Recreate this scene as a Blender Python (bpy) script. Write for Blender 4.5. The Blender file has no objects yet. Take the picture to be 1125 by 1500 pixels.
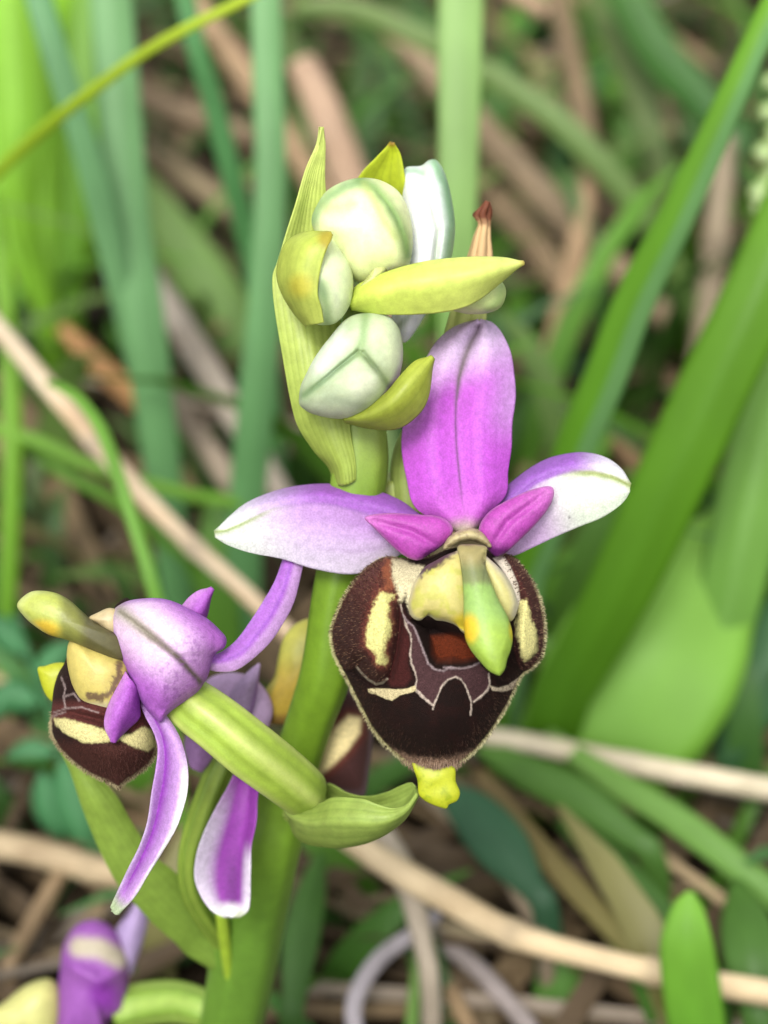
import bpy, math, random
import numpy as np
R = math.radians
random.seed(7)
rng = np.random.default_rng(7)
# ---------------------------------------------------------------- camera, sky, sun, exposure
# one Blender unit is one centimetre: a close-up of an orchid in a meadow
sc = bpy.context.scene
col = sc.collection
sc.unit_settings.scale_length = 0.01
PITCH, FOCUS = R(35), 10.0
CAM = np.array([0.0, 0.0, 12.74])
FWD = np.array([0.0, math.cos(PITCH), -math.sin(PITCH)])
UPV = np.array([0.0, math.sin(PITCH), math.cos(PITCH)])
RGT = np.array([1.0, 0.0, 0.0])
cam_data = bpy.data.cameras.new('camera')
cam = bpy.data.objects.new('camera', cam_data)
col.objects.link(cam)
cam.location = CAM
cam.rotation_euler = (R(90) - PITCH, 0, 0)
cam_data.sensor_fit = 'VERTICAL'
cam_data.sensor_height = 36.0
cam_data.lens = 36.0 * 10 / 6.2
cam_data.clip_start = 0.1
cam_data.clip_end = 20000
cam_data.dof.use_dof = True
cam_data.dof.focus_distance = 9.95
cam_data.dof.aperture_fstop = cam_data.lens * 1e-3 / (2 * 0.118)
sc.camera = cam
PXCM = 1500 / 6.2                      # photograph pixels per cm at the focus distance

world = bpy.data.worlds.new('World'); sc.world = world; world.use_nodes = True
nt = world.node_tree; nt.nodes.clear()
SUN_EL, SUN_AZ = R(54), R(196)
sky = nt.nodes.new('ShaderNodeTexSky'); sky.sky_type = 'NISHITA'; sky.sun_disc = False
sky.sun_elevation = SUN_EL; sky.sun_rotation = SUN_AZ; sky.dust_density = 4.0
hsv = nt.nodes.new('ShaderNodeHueSaturation'); hsv.inputs['Saturation'].default_value = 0.1
bg = nt.nodes.new('ShaderNodeBackground'); bg.inputs['Strength'].default_value = 0.15
wo = nt.nodes.new('ShaderNodeOutputWorld')
nt.links.new(sky.outputs[0], hsv.inputs['Color']); nt.links.new(hsv.outputs[0], bg.inputs['Color'])
nt.links.new(bg.outputs[0], wo.inputs['Surface'])
sd = bpy.data.lights.new('sun', 'SUN'); sd.energy = 1.5; sd.angle = R(16); sd.color = (1, .965, .9)
sun = bpy.data.objects.new('sun', sd); col.objects.link(sun)
_dir = np.array([math.sin(SUN_AZ) * math.cos(SUN_EL), math.cos(SUN_AZ) * math.cos(SUN_EL), math.sin(SUN_EL)])
from mathutils import Vector
sun.rotation_euler = Vector(_dir).to_track_quat('Z', 'Y').to_euler()
sun.location = tuple(_dir * 60)
sc.view_settings.view_transform = 'Standard'
sc.view_settings.look = 'None'
sc.view_settings.gamma = 1
sc.view_settings.use_curve_mapping = False
sc.view_settings.exposure = 0.95
sc.cycles.use_denoising = True
sc.cycles.max_bounces = 8

# ---------------------------------------------------------------- helpers
ALB = 0.6
def L(r, g, b, k=ALB):
    c = np.array([r, g, b], float) / 255
    return np.where(c <= .04045, c / 12.92, ((c + .055) / 1.055) ** 2.4) * k

def at(q):
    """measured photograph position + distance (px, py, d) -> point in the meadow"""
    q = np.asarray(q, float)
    s = q[..., 2:3] / FOCUS / PXCM
    return CAM + q[..., 2:3] * FWD + (q[..., 0:1] - 562.5) * s * RGT + (750 - q[..., 1:2]) * s * UPV

def proj(p):
    v = np.asarray(p, float) - CAM
    d = v @ FWD
    return 562.5 + (v @ RGT) / d * FOCUS * PXCM, 750 - (v @ UPV) / d * FOCUS * PXCM, d

def gd(py):
    k = (750 - py) / (FOCUS * PXCM)
    return CAM[2] / (math.sin(PITCH) - math.cos(PITCH) * k)

def spline(pts, n, closed=False):
    p = np.asarray(pts, float)
    if closed:
        p = np.vstack([p[-1:], p, p[:2]])
    else:
        p = np.vstack([2 * p[0] - p[1], p, 2 * p[-1] - p[-2]])
    seg = len(p) - 3
    fine = []
    for i in range(seg):
        a, b, c, d = p[i:i + 4]
        t = np.linspace(0, 1, 14, endpoint=False)[:, None]
        fine.append(.5 * (2 * b + (c - a) * t + (2 * a - 5 * b + 4 * c - d) * t ** 2 + (3 * b - a - 3 * c + d) * t ** 3))
    fine = np.vstack(fine + [p[-2:-1]])
    ln = np.concatenate([[0], np.cumsum(np.linalg.norm(np.diff(fine, axis=0), axis=1))])
    s = np.linspace(0, ln[-1], n + 1)[:-1] if closed else np.linspace(0, ln[-1], n)
    return np.stack([np.interp(s, ln, fine[:, k]) for k in range(p.shape[1])], 1)

def sst(a, b, x):
    t = np.clip((x - a) / (b - a), 0, 1); return t * t * (3 - 2 * t)

def dline(P, line):
    P = P[:, :2]; line = np.asarray(line, float)
    out = np.full(len(P), 1e9)
    for a, b in zip(line[:-1], line[1:]):
        ab = b - a
        t = np.clip(((P - a) @ ab) / max(ab @ ab, 1e-9), 0, 1)
        out = np.minimum(out, np.linalg.norm(P - (a + t[:, None] * ab), axis=1))
    return out

def sdpoly(P, poly):
    P = P[:, :2]; poly = np.asarray(poly, float)
    q = np.vstack([poly, poly[:1]])
    d = dline(P, q)
    ins = np.zeros(len(P), bool)
    for a, b in zip(q[:-1], q[1:]):
        c = (a[1] > P[:, 1]) != (b[1] > P[:, 1])
        with np.errstate(divide='ignore', invalid='ignore'):
            x = (b[0] - a[0]) * (P[:, 1] - a[1]) / (b[1] - a[1]) + a[0]
        ins ^= c & (P[:, 0] < x)
    return np.where(ins, -d, d)

_perm = rng.random((64, 64))
def vnoise(x, y, seed=0):
    x = np.asarray(x) + seed * 17.3; y = np.asarray(y) + seed * 9.7
    xi, yi = np.floor(x).astype(int), np.floor(y).astype(int)
    fx, fy = x - xi, y - yi
    fx = fx * fx * (3 - 2 * fx); fy = fy * fy * (3 - 2 * fy)
    g = lambda a, b: _perm[a % 64, b % 64]
    return (g(xi, yi) * (1 - fx) + g(xi + 1, yi) * fx) * (1 - fy) + (g(xi, yi + 1) * (1 - fx) + g(xi + 1, yi + 1) * fx) * fy

def fbm(x, y, seed=0):
    return (vnoise(x, y, seed) * .55 + vnoise(x * 2.1, y * 2.1, seed + 1) * .3 + vnoise(x * 4.3, y * 4.3, seed + 2) * .15)

def mixc(c, target, m):
    m = np.asarray(m)[:, None]
    return c * (1 - m) + np.asarray(target) * m

ORIGIN = {}
def add(name, verts, faces, cols, mat, parent=None, smooth=True, kind=None, origin=None):
    verts = np.asarray(verts, float)
    o0 = np.asarray(origin, float) if origin is not None else (verts.min(0) + verts.max(0)) / 2
    me = bpy.data.meshes.new(name)
    me.from_pydata((verts - o0).tolist(), [], faces if isinstance(faces, list) else faces.tolist())
    ca = me.color_attributes.new('Col', 'FLOAT_COLOR', 'POINT')
    cc = np.ones((len(verts), 4)); cc[:, :3] = np.clip(cols, 0, 1)
    ca.data.foreach_set('color', cc.ravel())
    if smooth:
        me.polygons.foreach_set('use_smooth', np.ones(len(me.polygons), bool))
    me.materials.append(mat)
    o = bpy.data.objects.new(name, me); col.objects.link(o)
    po = np.zeros(3)
    if parent is not None:
        o.parent = parent; po = ORIGIN[parent.name]
    o.location = o0 - po
    ORIGIN[o.name] = o0
    if kind: o['kind'] = kind
    return o

def thing(name, label, cat, loc, group=None):
    o = bpy.data.objects.new(name, None); col.objects.link(o)
    o.empty_display_size = .5
    o.location = loc; ORIGIN[o.name] = np.asarray(loc, float)
    return tag(o, label, cat, group)

def tag(o, label, cat=None, group=None):
    o['label'] = label
    if cat: o['category'] = cat
    if group: o['group'] = group
    return o

def grid_faces(M, K, off=0, flip=False, wrap=False):
    i, j = np.meshgrid(np.arange(M - 1), np.arange(K if wrap else K - 1), indexing='ij')
    jn = (j + 1) % K
    f = np.stack([i * K + j, i * K + jn, (i + 1) * K + jn, (i + 1) * K + j], -1).reshape(-1, 4) + off
    return f[:, ::-1] if flip else f

def sheet_geo(G, thick):
    """G (M,K,3) surface -> closed thin solid with rounded margins"""
    M, K, _ = G.shape
    du = np.gradient(G, axis=0); dv = np.gradient(G, axis=1)
    n = np.cross(du, dv); n /= np.maximum(np.linalg.norm(n, axis=2, keepdims=True), 1e-9)
    t = np.linspace(-1, 1, K)
    th = thick * (.25 + .75 * (1 - np.abs(t) ** 4))[None, :, None]
    V = np.vstack([(G + n * th / 2).reshape(-1, 3), (G - n * th / 2).reshape(-1, 3)])
    N = M * K
    F = [grid_faces(M, K), grid_faces(M, K, N, True)]
    a = np.arange(M - 1)
    F.append(np.stack([a * K, (a + 1) * K, (a + 1) * K + N, a * K + N], 1))
    F.append(np.stack([a * K + K - 1, a * K + K - 1 + N, (a + 1) * K + K - 1 + N, (a + 1) * K + K - 1], 1))
    b = np.arange(K - 1)
    F.append(np.stack([b, b + N, b + 1 + N, b + 1], 1))
    e = (M - 1) * K
    F.append(np.stack([e + b, e + b + 1, e + b + 1 + N, e + b + N], 1))
    return V, np.vstack(F)

def loft(name, rails, mat, colfn, parent=None, M=60, K=31, thick=.025, bump=None, smooth=True, kind=None):
    """surface through rails (px,py,d), base -> tip; colfn(s, t, P) with s 0..1, t -1..1"""
    rs = np.stack([spline(r, M) for r in rails], 1)          # M, nr, 3
    nr = rs.shape[1]
    G = np.empty((M, K, 3))
    u = np.linspace(0, nr - 1, K)
    for m in range(M):
        p = rs[m]
        if nr > 2 and smooth:
            pp = np.vstack([2 * p[0] - p[1], p, 2 * p[-1] - p[-2]])
            i = np.clip(np.floor(u).astype(int), 0, nr - 2); f = (u - i)[:, None]
            a, b, c, d = pp[i], pp[i + 1], pp[i + 2], pp[i + 3]
            G[m] = .5 * (2 * b + (c - a) * f + (2 * a - 5 * b + 4 * c - d) * f ** 2 + (3 * b - a - 3 * c + d) * f ** 3)
        else:
            for k in range(3): G[m, :, k] = np.interp(u, np.arange(nr), p[:, k])
    s, t = np.meshgrid(np.linspace(0, 1, M), np.linspace(-1, 1, K), indexing='ij')
    if bump is not None: G[..., 2] += bump(s, t, G)
    P = G.reshape(-1, 3)
    c = colfn(s.ravel(), t.ravel(), P)
    V, F = sheet_geo(at(G), thick)
    return add(name, V, F, np.vstack([c, c]), mat, parent, kind=kind)

def dome(o, P):
    """smooth soap-film height over an outline, 0 at the margin, 1 at the top"""
    lo_, hi_ = o.min(0) - 3, o.max(0) + 3; n_ = 96
    gx_ = np.linspace(lo_[0], hi_[0], n_); gy_ = np.linspace(lo_[1], hi_[1], n_)
    A, B = np.meshgrid(gx_, gy_, indexing='ij')
    ins = (sdpoly(np.column_stack([A.ravel(), B.ravel()]), o) < 0).reshape(n_, n_)
    ax_, ay_ = 1 / (gx_[1] - gx_[0]) ** 2, 1 / (gy_[1] - gy_[0]) ** 2
    u = np.zeros((n_, n_)); k_ = 2 * (ax_ + ay_)
    for _ in range(1400):
        u[1:-1, 1:-1] = np.where(ins[1:-1, 1:-1], (ax_ * (u[2:, 1:-1] + u[:-2, 1:-1]) + ay_ * (u[1:-1, 2:] + u[1:-1, :-2]) + 1) / k_, 0)
    fx = np.clip((P[:, 0] - gx_[0]) / (gx_[1] - gx_[0]), 0, n_ - 1.001); fy = np.clip((P[:, 1] - gy_[0]) / (gy_[1] - gy_[0]), 0, n_ - 1.001)
    i_, j_ = fx.astype(int), fy.astype(int); fx -= i_; fy -= j_
    v = (u[i_, j_] * (1 - fx) + u[i_ + 1, j_] * fx) * (1 - fy) + (u[i_, j_ + 1] * (1 - fx) + u[i_ + 1, j_ + 1] * fx) * fy
    return np.clip(v / u.max(), 0, 1)

def inflate(name, outline, d0, mat, colfn, parent=None, bulge=.2, back=.1, center=None, NR=40, NA=120, hfn=None, prof=.5, pw=2, smooth_outline=True, dfn=None, film=False):
    o = spline(outline, NA, True) if smooth_outline else np.asarray(outline, float)
    NA = len(o)
    c = np.mean(o, 0) if center is None else np.asarray(center, float)
    r = np.sin(np.linspace(0, math.pi / 2, NR + 1))[1:]
    P2 = c + (o[None] - c) * r[:, None, None]
    P2 = np.vstack([c[None], P2.reshape(-1, 2)])
    rr = np.concatenate([[0], np.repeat(r, NA)])
    h = (1 - np.clip(rr, 0, 1) ** pw) ** prof
    if film:
        hp = dome(o, P2) ** prof; k_ = sst(.8, 1, rr); h = hp * (1 - k_) + np.minimum(h, hp * 1.6 + .05) * k_; h[rr > .9999] = 0
    dz = h * bulge
    if hfn is not None: dz = dz + hfn(P2, rr)
    base = d0 if dfn is None else d0 + dfn(P2)
    front = np.column_stack([P2, base - dz])
    bk = np.column_stack([P2, base + h * back + 1e-4])[:-NA]
    c1 = colfn(front, rr)
    V = at(np.vstack([front, bk])); n0 = len(front)
    F = []
    j = np.arange(NA); jn = (j + 1) % NA
    F += np.stack([np.zeros(NA, int), 1 + j, 1 + jn], 1).tolist()
    g = grid_faces(NR, NA, 1, True, True); F += g.tolist()
    F += np.stack([np.full(NA, n0), n0 + 1 + jn, n0 + 1 + j], 1).tolist()
    F += grid_faces(NR - 1, NA, n0 + 1, False, True).tolist()
    lastb = n0 + 1 + (NR - 2) * NA; lastf = 1 + (NR - 1) * NA
    F += np.stack([lastb + j, lastb + jn, lastf + jn, lastf + j], 1).tolist()
    ob = add(name, V, F, np.vstack([c1, c1[:len(bk)]]), mat, parent)
    ob_front = (front, rr)
    return ob, ob_front

def frames(C, hint=None):
    T = np.gradient(C, axis=0); T /= np.linalg.norm(T, axis=1, keepdims=True)
    view = C - CAM
    S = np.cross(T, view); S /= np.maximum(np.linalg.norm(S, axis=1, keepdims=True), 1e-9)
    N = np.cross(S, T)
    return T, S, N

def tube_geo(C, rad, NS=20, shape=None):
    C = np.asarray(C, float); M = len(C)
    T, S, N = frames(C)
    a = np.linspace(0, 2 * math.pi, NS, endpoint=False)
    s = np.linspace(0, 1, M)
    rr = np.asarray(rad)[:, None] * np.ones(NS)
    if shape is not None: rr = rr * shape(s[:, None], a[None, :])
    V = C[:, None] + rr[..., None] * (np.cos(a)[None, :, None] * S[:, None] + np.sin(a)[None, :, None] * N[:, None])
    V = V.reshape(-1, 3)
    F = grid_faces(M, NS, 0, False, True).tolist()
    V = np.vstack([V, C[:1], C[-1:]])
    j = np.arange(NS); jn = (j + 1) % NS
    F += np.stack([np.full(NS, len(V) - 2), jn, j], 1).tolist()
    F += np.stack([np.full(NS, len(V) - 1), (M - 1) * NS + j, (M - 1) * NS + jn], 1).tolist()
    return V, F, np.repeat(s, NS), np.tile(a, M)

def tube(name, path, mat, colfn, parent=None, M=60, NS=20, shape=None, ends=True):
    """path of (px, py, d, width in px)"""
    q = spline(path, M)
    C = at(q[:, :3]); rad = q[:, 3] / 2 * q[:, 2] / FOCUS / PXCM
    V, F, s, a = tube_geo(C, rad, NS, shape)
    c = colfn(s, a, V[:-2])
    return add(name, V, F, np.vstack([c, c[:1], c[-1:]]), mat, parent)

# ---------------------------------------------------------------- materials
def material(name, rough=.5, trans=.0, bump_scale=40., bump=.1, bump_dist=.01, var=.12, var_scale=8., sss=0., spec=.4, sheen=0., fine=None, stretch=None, tint=None):
    m = bpy.data.materials.new(name); m.use_nodes = True
    n = m.node_tree; n.nodes.clear(); N = n.nodes.new; lk = n.links.new
    out = N('ShaderNodeOutputMaterial'); p = N('ShaderNodeBsdfPrincipled')
    a = N('ShaderNodeAttribute'); a.attribute_name = 'Col'
    tc = N('ShaderNodeTexCoord')
    no = N('ShaderNodeTexNoise'); no.inputs['Scale'].default_value = var_scale; no.inputs['Detail'].default_value = 5
    vec = tc.outputs['Object']
    if stretch is not None:
        mp = N('ShaderNodeMapping'); mp.inputs['Scale'].default_value = stretch
        lk(vec, mp.inputs['Vector']); vec = mp.outputs[0]
    lk(vec, no.inputs['Vector'])
    mr = N('ShaderNodeMapRange'); mr.inputs['From Min'].default_value = .25; mr.inputs['From Max'].default_value = .75
    mr.inputs['To Min'].default_value = 1 - var; mr.inputs['To Max'].default_value = 1 + var
    lk(no.outputs['Fac'], mr.inputs['Value'])
    mu = N('ShaderNodeVectorMath'); mu.operation = 'SCALE'
    lk(a.outputs['Color'], mu.inputs[0]); lk(mr.outputs[0], mu.inputs['Scale'])
    cout = mu.outputs[0]
    if fine:                                     # fine cells, the petal's sparkle put into the colour
        vo = N('ShaderNodeTexVoronoi'); vo.inputs['Scale'].default_value = fine[0]
        lk(tc.outputs['Object'], vo.inputs['Vector'])
        mr2 = N('ShaderNodeMapRange'); mr2.inputs['To Min'].default_value = 1 + fine[1]; mr2.inputs['To Max'].default_value = 1 - fine[1]
        mr2.inputs['From Max'].default_value = .8
        lk(vo.outputs['Distance'], mr2.inputs['Value'])
        mu2 = N('ShaderNodeVectorMath'); mu2.operation = 'SCALE'
        lk(cout, mu2.inputs[0]); lk(mr2.outputs[0], mu2.inputs['Scale']); cout = mu2.outputs[0]
    lk(cout, p.inputs['Base Color'])
    p.inputs['Roughness'].default_value = rough
    p.inputs['Specular IOR Level'].default_value = spec
    if sheen:
        p.inputs['Sheen Weight'].default_value = sheen; p.inputs['Sheen Roughness'].default_value = .4
        p.inputs['Sheen Tint'].default_value = tint or (.6, .4, .35, 1)
    if sss:
        p.inputs['Subsurface Weight'].default_value = sss
        p.inputs['Subsurface Radius'].default_value = (1, .8, .5)
        p.inputs['Subsurface Scale'].default_value = .06
    bn = N('ShaderNodeTexNoise'); bn.inputs['Scale'].default_value = bump_scale; bn.inputs['Detail'].default_value = 3
    lk(vec if stretch is not None else tc.outputs['Object'], bn.inputs['Vector'])
    bp = N('ShaderNodeBump'); bp.inputs['Strength'].default_value = bump; bp.inputs['Distance'].default_value = bump_dist
    lk(bn.outputs['Fac'], bp.inputs['Height']); lk(bp.outputs[0], p.inputs['Normal'])
    sh = p.outputs[0]
    if trans:
        tr = N('ShaderNodeBsdfTranslucent'); lk(cout, tr.inputs['Color']); lk(bp.outputs[0], tr.inputs['Normal'])
        mx = N('ShaderNodeMixShader'); mx.inputs['Fac'].default_value = trans
        lk(sh, mx.inputs[1]); lk(tr.outputs[0], mx.inputs[2]); sh = mx.outputs[0]
    lk(sh, out.inputs['Surface'])
    return m

M_PETAL = material('petal', .5, .3, 75, .55, .008, .13, 26, fine=(85, .13), spec=.35)
M_LEAF = material('leaf', .45, .3, 60, .3, .006, .13, 14, fine=(100, .05), spec=.35)
M_BUD = material('bud', .45, .15, 60, .3, .006, .07, 16, sss=.25, spec=.35, fine=(95, .05))
M_STEM = material('stem', .45, .0, 60, .3, .006, .13, 11, sss=.2, spec=.4, fine=(90, .05))
M_LIP = material('lip_velvet', .75, .0, 130, .9, .010, .25, 60, spec=.12, sheen=.03, fine=(120, .2))
M_SPEC = material('lip_gloss', .35, .0, 60, .2, .006, .1, 30, spec=.5)
M_HAIR = material('hair', .6, .15, 40, .0, .001, .1, 20, spec=.2)
M_COLUMN = material('column', .45, .1, 70, .35, .006, .12, 20, sss=.25, spec=.4, fine=(100, .05))
M_GRASS = material('grass', .5, .32, 20, .15, .01, .1, 1.2, spec=.3)
M_STRAW = material('straw', .65, .0, 14, .4, .02, .22, 1.6, spec=.25)
M_SOIL = material('soil', .95, .0, 2.5, 1.0, .4, .45, .6, spec=.1)

def flat(c): return lambda s, t, P: np.tile(np.asarray(c), (len(s), 1))

# ---------------------------------------------------------------- ground
n = 161
gx = np.sign(np.linspace(-1, 1, n)) * np.abs(np.linspace(-1, 1, n)) ** 3 * 6000
X, Y = np.meshgrid(gx, gx + 25, indexing='ij')
Z = (fbm(X * .25 + 50, Y * .25 + 50, 3) - .5) * .9 * np.exp(-((X / 200) ** 2 + (Y / 200) ** 2)) - .25
gcol = L(52, 42, 30) * (0.6 + .8 * fbm(X * .4 + 90, Y * .4 + 90, 5).ravel()[:, None])
gcol = mixc(gcol, L(86, 100, 50), sst(45, 120, np.hypot(X, Y).ravel()))
g = add('ground', np.stack([X, Y, Z], -1).reshape(-1, 3), grid_faces(n, n), gcol, M_SOIL, origin=(0, 0, 0))
g['kind'] = 'structure'

# ================================================================ the orchid
z1 = lambda l: [(460 + x / 2.7775, 660 + y / 2.7775) for x, y in l]
z2 = lambda l: [(380 + x / 2.8125, 170 + y / 2.8125) for x, y in l]
z3 = lambda l: [(x / 2.5, 820 + y / 2.5) for x, y in l]
z4 = lambda l: [(300 + x / 1.7578, 440 + y / 1.7578) for x, y in l]
z5 = lambda l: [(220 + x / 2.2048, 820 + y / 2.2048) for x, y in l]
z6 = lambda l: [(x / 2.6786, 1180 + y / 2.6786) for x, y in l]
zA = lambda l: [(480 + x / 5.625, 780 + y / 5.625) for x, y in l]
zB = lambda l: [(640 + x / 5.767, 780 + y / 5.767) for x, y in l]
zC = lambda l: [(160 + x / 5.625, 860 + y / 5.625) for x, y in l]
def wd(l, d):                              # give a traced line its distance (number or list)
    d = np.interp(np.linspace(0, 1, len(l)), np.linspace(0, 1, len(np.atleast_1d(d))), np.atleast_1d(d))
    return [(p[0], p[1], q) for p, q in zip(l, d)]

stem_path = [(520, 440, 10.28, 26), (516, 520, 10.32, 44), (524, 600, 10.36, 70), (527, 680, 10.42, 82), (512, 780, 10.5, 78), (492, 880, 10.6, 74),
             (478, 980, 10.75, 76), (455, 1050, 10.95, 70), (430, 1125, 11.15, 70), (412, 1180, 11.3, 80), (394, 1235, 11.45, 94), (366, 1340, 11.85, 104), (352, 1432, 12.2, 98), (338, 1500, 12.5, 92)]
low = at(np.array([338, 1500, 12.5]))
BASE = np.array([low[0] - .5, low[1] + .45, 0.0])
orchid = thing('orchid_plant', 'orchid with purple sepals, velvety dark brown lips and pale green buds', 'orchid', BASE)

# stem: continues below the frame down to the soil
q = spline(stem_path, 90)
C = at(q[:, :3]); rad = q[:, 3] / 2 * q[:, 2] / FOCUS / PXCM
tan = C[-1] - C[-3]; tan /= np.linalg.norm(tan)
ext = spline([C[-1], C[-1] + tan * 1.4, (C[-1] + tan * 1.4) * .4 + BASE * .6, BASE - [0, 0, .5]], 30)[1:]
C = np.vstack([C, ext]); rad = np.concatenate([rad, np.linspace(rad[-1], .22, len(ext))])
V, F, s, a = tube_geo(C, rad, 36, lambda s, a: 1 + .025 * np.cos(7 * a))
pxs, pys, ds = proj(V[:-2])
cst = np.tile(L(124, 162, 42), (len(s), 1))
cst = mixc(cst, L(104, 146, 54), sst(1150, 1400, pys) * .8)
cst = mixc(cst, L(160, 180, 84), sst(760, 640, pys) * .6)
cst *= (.93 + .14 * vnoise(a * 5, s * 6, 4))[:, None]
add('stem', V, F, np.vstack([cst, cst[:1], cst[-1:]]), M_STEM, orchid)

VIOLET, MAG, LILAC, WHITE = L(178, 88, 224), L(208, 84, 214), L(214, 182, 232), L(240, 244, 236)
GRN = L(178, 200, 92)

# ---------------------------------------------------------------- front flower
fl1, _ = inflate('flower', z1([(520, 350), (560, 320), (640, 310), (700, 340), (740, 420), (700, 470), (620, 480), (520, 470), (470, 430)]), 10.28, M_COLUMN,
                 lambda P, r: np.tile(L(206, 192, 140), (len(P), 1)), orchid, .12, .3)
tag(fl1, 'fully open flower facing outward with a dark brown lip')

def petal_noise(P, k=.09, seed=1):
    return 1 + k * (fbm(P[:, 0] / 7, P[:, 1] / 7, seed) - .5) * 2

# dorsal sepal
Ld = [(668, 778), (640, 764), (607, 741), (596, 702), (589, 662), (590, 628), (601, 590), (616, 545), (630, 515), (647, 493), (668, 478), (690, 471), (701, 470)]
Rd = [(694, 778), (716, 752), (741, 724), (744, 690), (749, 656), (750, 622), (755, 582), (753, 548), (747, 514), (734, 487), (722, 474), (712, 470), (703, 470)]
Md = [(681, 778), (681, 758), (677, 735), (673, 700), (669, 660), (667, 622), (668, 590), (672, 555), (680, 526), (690, 502), (700, 484), (702, 474), (702, 470)]
def col_dorsal(s, t, P):
    c = np.tile(L(214, 98, 228, .68), (len(s), 1))
    c = mixc(c, L(224, 116, 222, .68), sst(.3, .0, s) * .7)
    c = mixc(c, L(230, 186, 244, .75), sst(.3, .95, np.abs(t)) * sst(.35, .6, s) * .65)
    c = mixc(c, L(236, 206, 246, .8), sst(.62, .86, s - .1 * t))
    c = mixc(c, L(212, 196, 170), sst(.09, .0, s))
    dm = dline(P, Md)
    c = mixc(c, L(84, 30, 84), np.exp(-(dm / 2.2) ** 2) * (.75) * sst(.02, .3, s) * sst(.86, .7, s))
    w = 2.5 + 5.5 * sst(.5, .85, s)
    c = mixc(c, L(112, 96, 92), np.exp(-(dm / w) ** 2) * sst(.5, .75, s) * sst(1.0, .97, s) * .85)
    for k in (-.55, -.3, .28, .5, .7):
        c = mixc(c, L(180, 66, 206), np.exp(-((t - k) / .025) ** 2) * .16 * sst(.02, .2, s) * sst(.8, .5, s))
    return c * petal_noise(P)[:, None]
loft('sepal', [wd(Ld, [10.2, 10.24, 10.36, 10.42, 10.4]), wd([((a[0] + b[0]) / 2, (a[1] + b[1]) / 2) for a, b in zip(Ld, Md)], [10.16, 10.14, 10.24, 10.3, 10.3]),
               wd(Md, [10.15, 10.17, 10.27, 10.33, 10.33]),
               wd([((a[0] + b[0]) / 2, (a[1] + b[1]) / 2) for a, b in zip(Rd, Md)], [10.16, 10.14, 10.24, 10.3, 10.3]), wd(Rd, [10.2, 10.25, 10.37, 10.43, 10.4])],
     M_PETAL, col_dorsal, fl1, 140, 81, .03)
# left lateral sepal: top edge, crest, midrib, lower half, lower edge
tl = [(640, 772), (610, 750), (584, 732), (545, 717), (499, 710), (454, 710), (408, 718), (363, 736), (334, 759), (316, 778)]
ml = [(640, 785), (600, 772), (565, 760), (528, 751), (490, 741), (454, 738), (402, 746), (357, 768), (332, 779), (314, 782)]
bl = [(640, 800), (605, 806), (579, 816), (545, 834), (510, 841), (459, 833), (414, 819), (368, 810), (335, 799), (316, 788)]
def col_latL(s, t, P):
    c = np.tile(LILAC, (len(s), 1))
    up = sst(.06, -.06, t)
    low_c = mixc(np.tile(L(208, 160, 226, .66), (len(s), 1)), L(232, 218, 240, .7), sst(.1, .95, t))
    low_c = mixc(low_c, L(190, 120, 212), sst(.55, .1, s) * sst(.9, 0, t) * .6)
    low_c = mixc(low_c, L(232, 238, 226, .72), sst(.55, .95, s))
    up_c = mixc(np.tile(L(192, 116, 226), (len(s), 1)), L(232, 218, 244, .74), sst(.5, .92, s))
    up_c = mixc(up_c, L(238, 244, 236, .88), sst(.75, 1, s))
    c = low_c * (1 - up)[:, None] + up_c * up[:, None]
    dm = dline(P, ml)
    c = mixc(c, L(176, 196, 110), np.exp(-(dm / 4) ** 2) * sst(.6, .9, s) * .9)
    c = mixc(c, L(160, 100, 190), np.exp(-(dm / 3) ** 2) * sst(.8, .5, s) * .45)
    for k in (.25, .45, .65):
        c = mixc(c, L(176, 120, 204), np.exp(-((t - k) / .03) ** 2) * .22 * sst(.8, .3, s))
    return c * petal_noise(P, .06, 3)[:, None]
def mid(a, b, f=.5): return [(p[0] * (1 - f) + q_[0] * f, p[1] * (1 - f) + q_[1] * f) for p, q_ in zip(a, b)]
loft('sepal', [wd(tl, [10.28, 10.4, 10.42, 10.36, 10.24]), wd(mid(tl, ml), [10.25, 10.27, 10.25, 10.22, 10.2]), wd(ml, [10.24, 10.26, 10.22, 10.2, 10.18]), wd(mid(ml, bl), [10.22, 10.2, 10.16, 10.15, 10.16]), wd(bl, [10.28, 10.26, 10.2, 10.16, 10.16])],
     M_PETAL, col_latL, fl1, 120, 61, .03)
# right lateral sepal
tr_ = [(715, 775), (728, 745), (741, 716), (755, 702), (783, 682), (812, 669), (852, 663), (886, 670), (910, 687), (922, 708)]
mr_ = [(722, 785), (745, 755), (765, 730), (785, 712), (812, 700), (838, 694), (868, 694), (893, 699), (910, 706), (923, 713)]
br_ = [(715, 808), (735, 815), (755, 813), (778, 803), (812, 787), (852, 770), (880, 759), (902, 745), (915, 733), (922, 722)]
def col_latR(s, t, P):
    up = sst(.06, -.06, t)
    low_c = mixc(np.tile(L(226, 190, 238, .7), (len(s), 1)), L(234, 244, 224, .74), sst(.3, .7, s))
    up_c = mixc(np.tile(L(186, 118, 226), (len(s), 1)), L(240, 238, 244, .88), sst(.62, .9, s))
    c = low_c * (1 - up)[:, None] + up_c * up[:, None]
    dm = dline(P, mr_)
    c = mixc(c, L(170, 186, 90), np.exp(-((dm - 1) / 4.5) ** 2) * sst(.5, .75, s) * .9)
    c = mixc(c, L(150, 100, 190), np.exp(-(dm / 3) ** 2) * sst(.6, .3, s) * .35)
    spot = np.hypot(P[:, 0] - 834, P[:, 1] - 757)
    c = mixc(c, L(60, 50, 60), sst(3, 1, spot) * .7)
    return c * petal_noise(P, .06, 4)[:, None]
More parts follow.
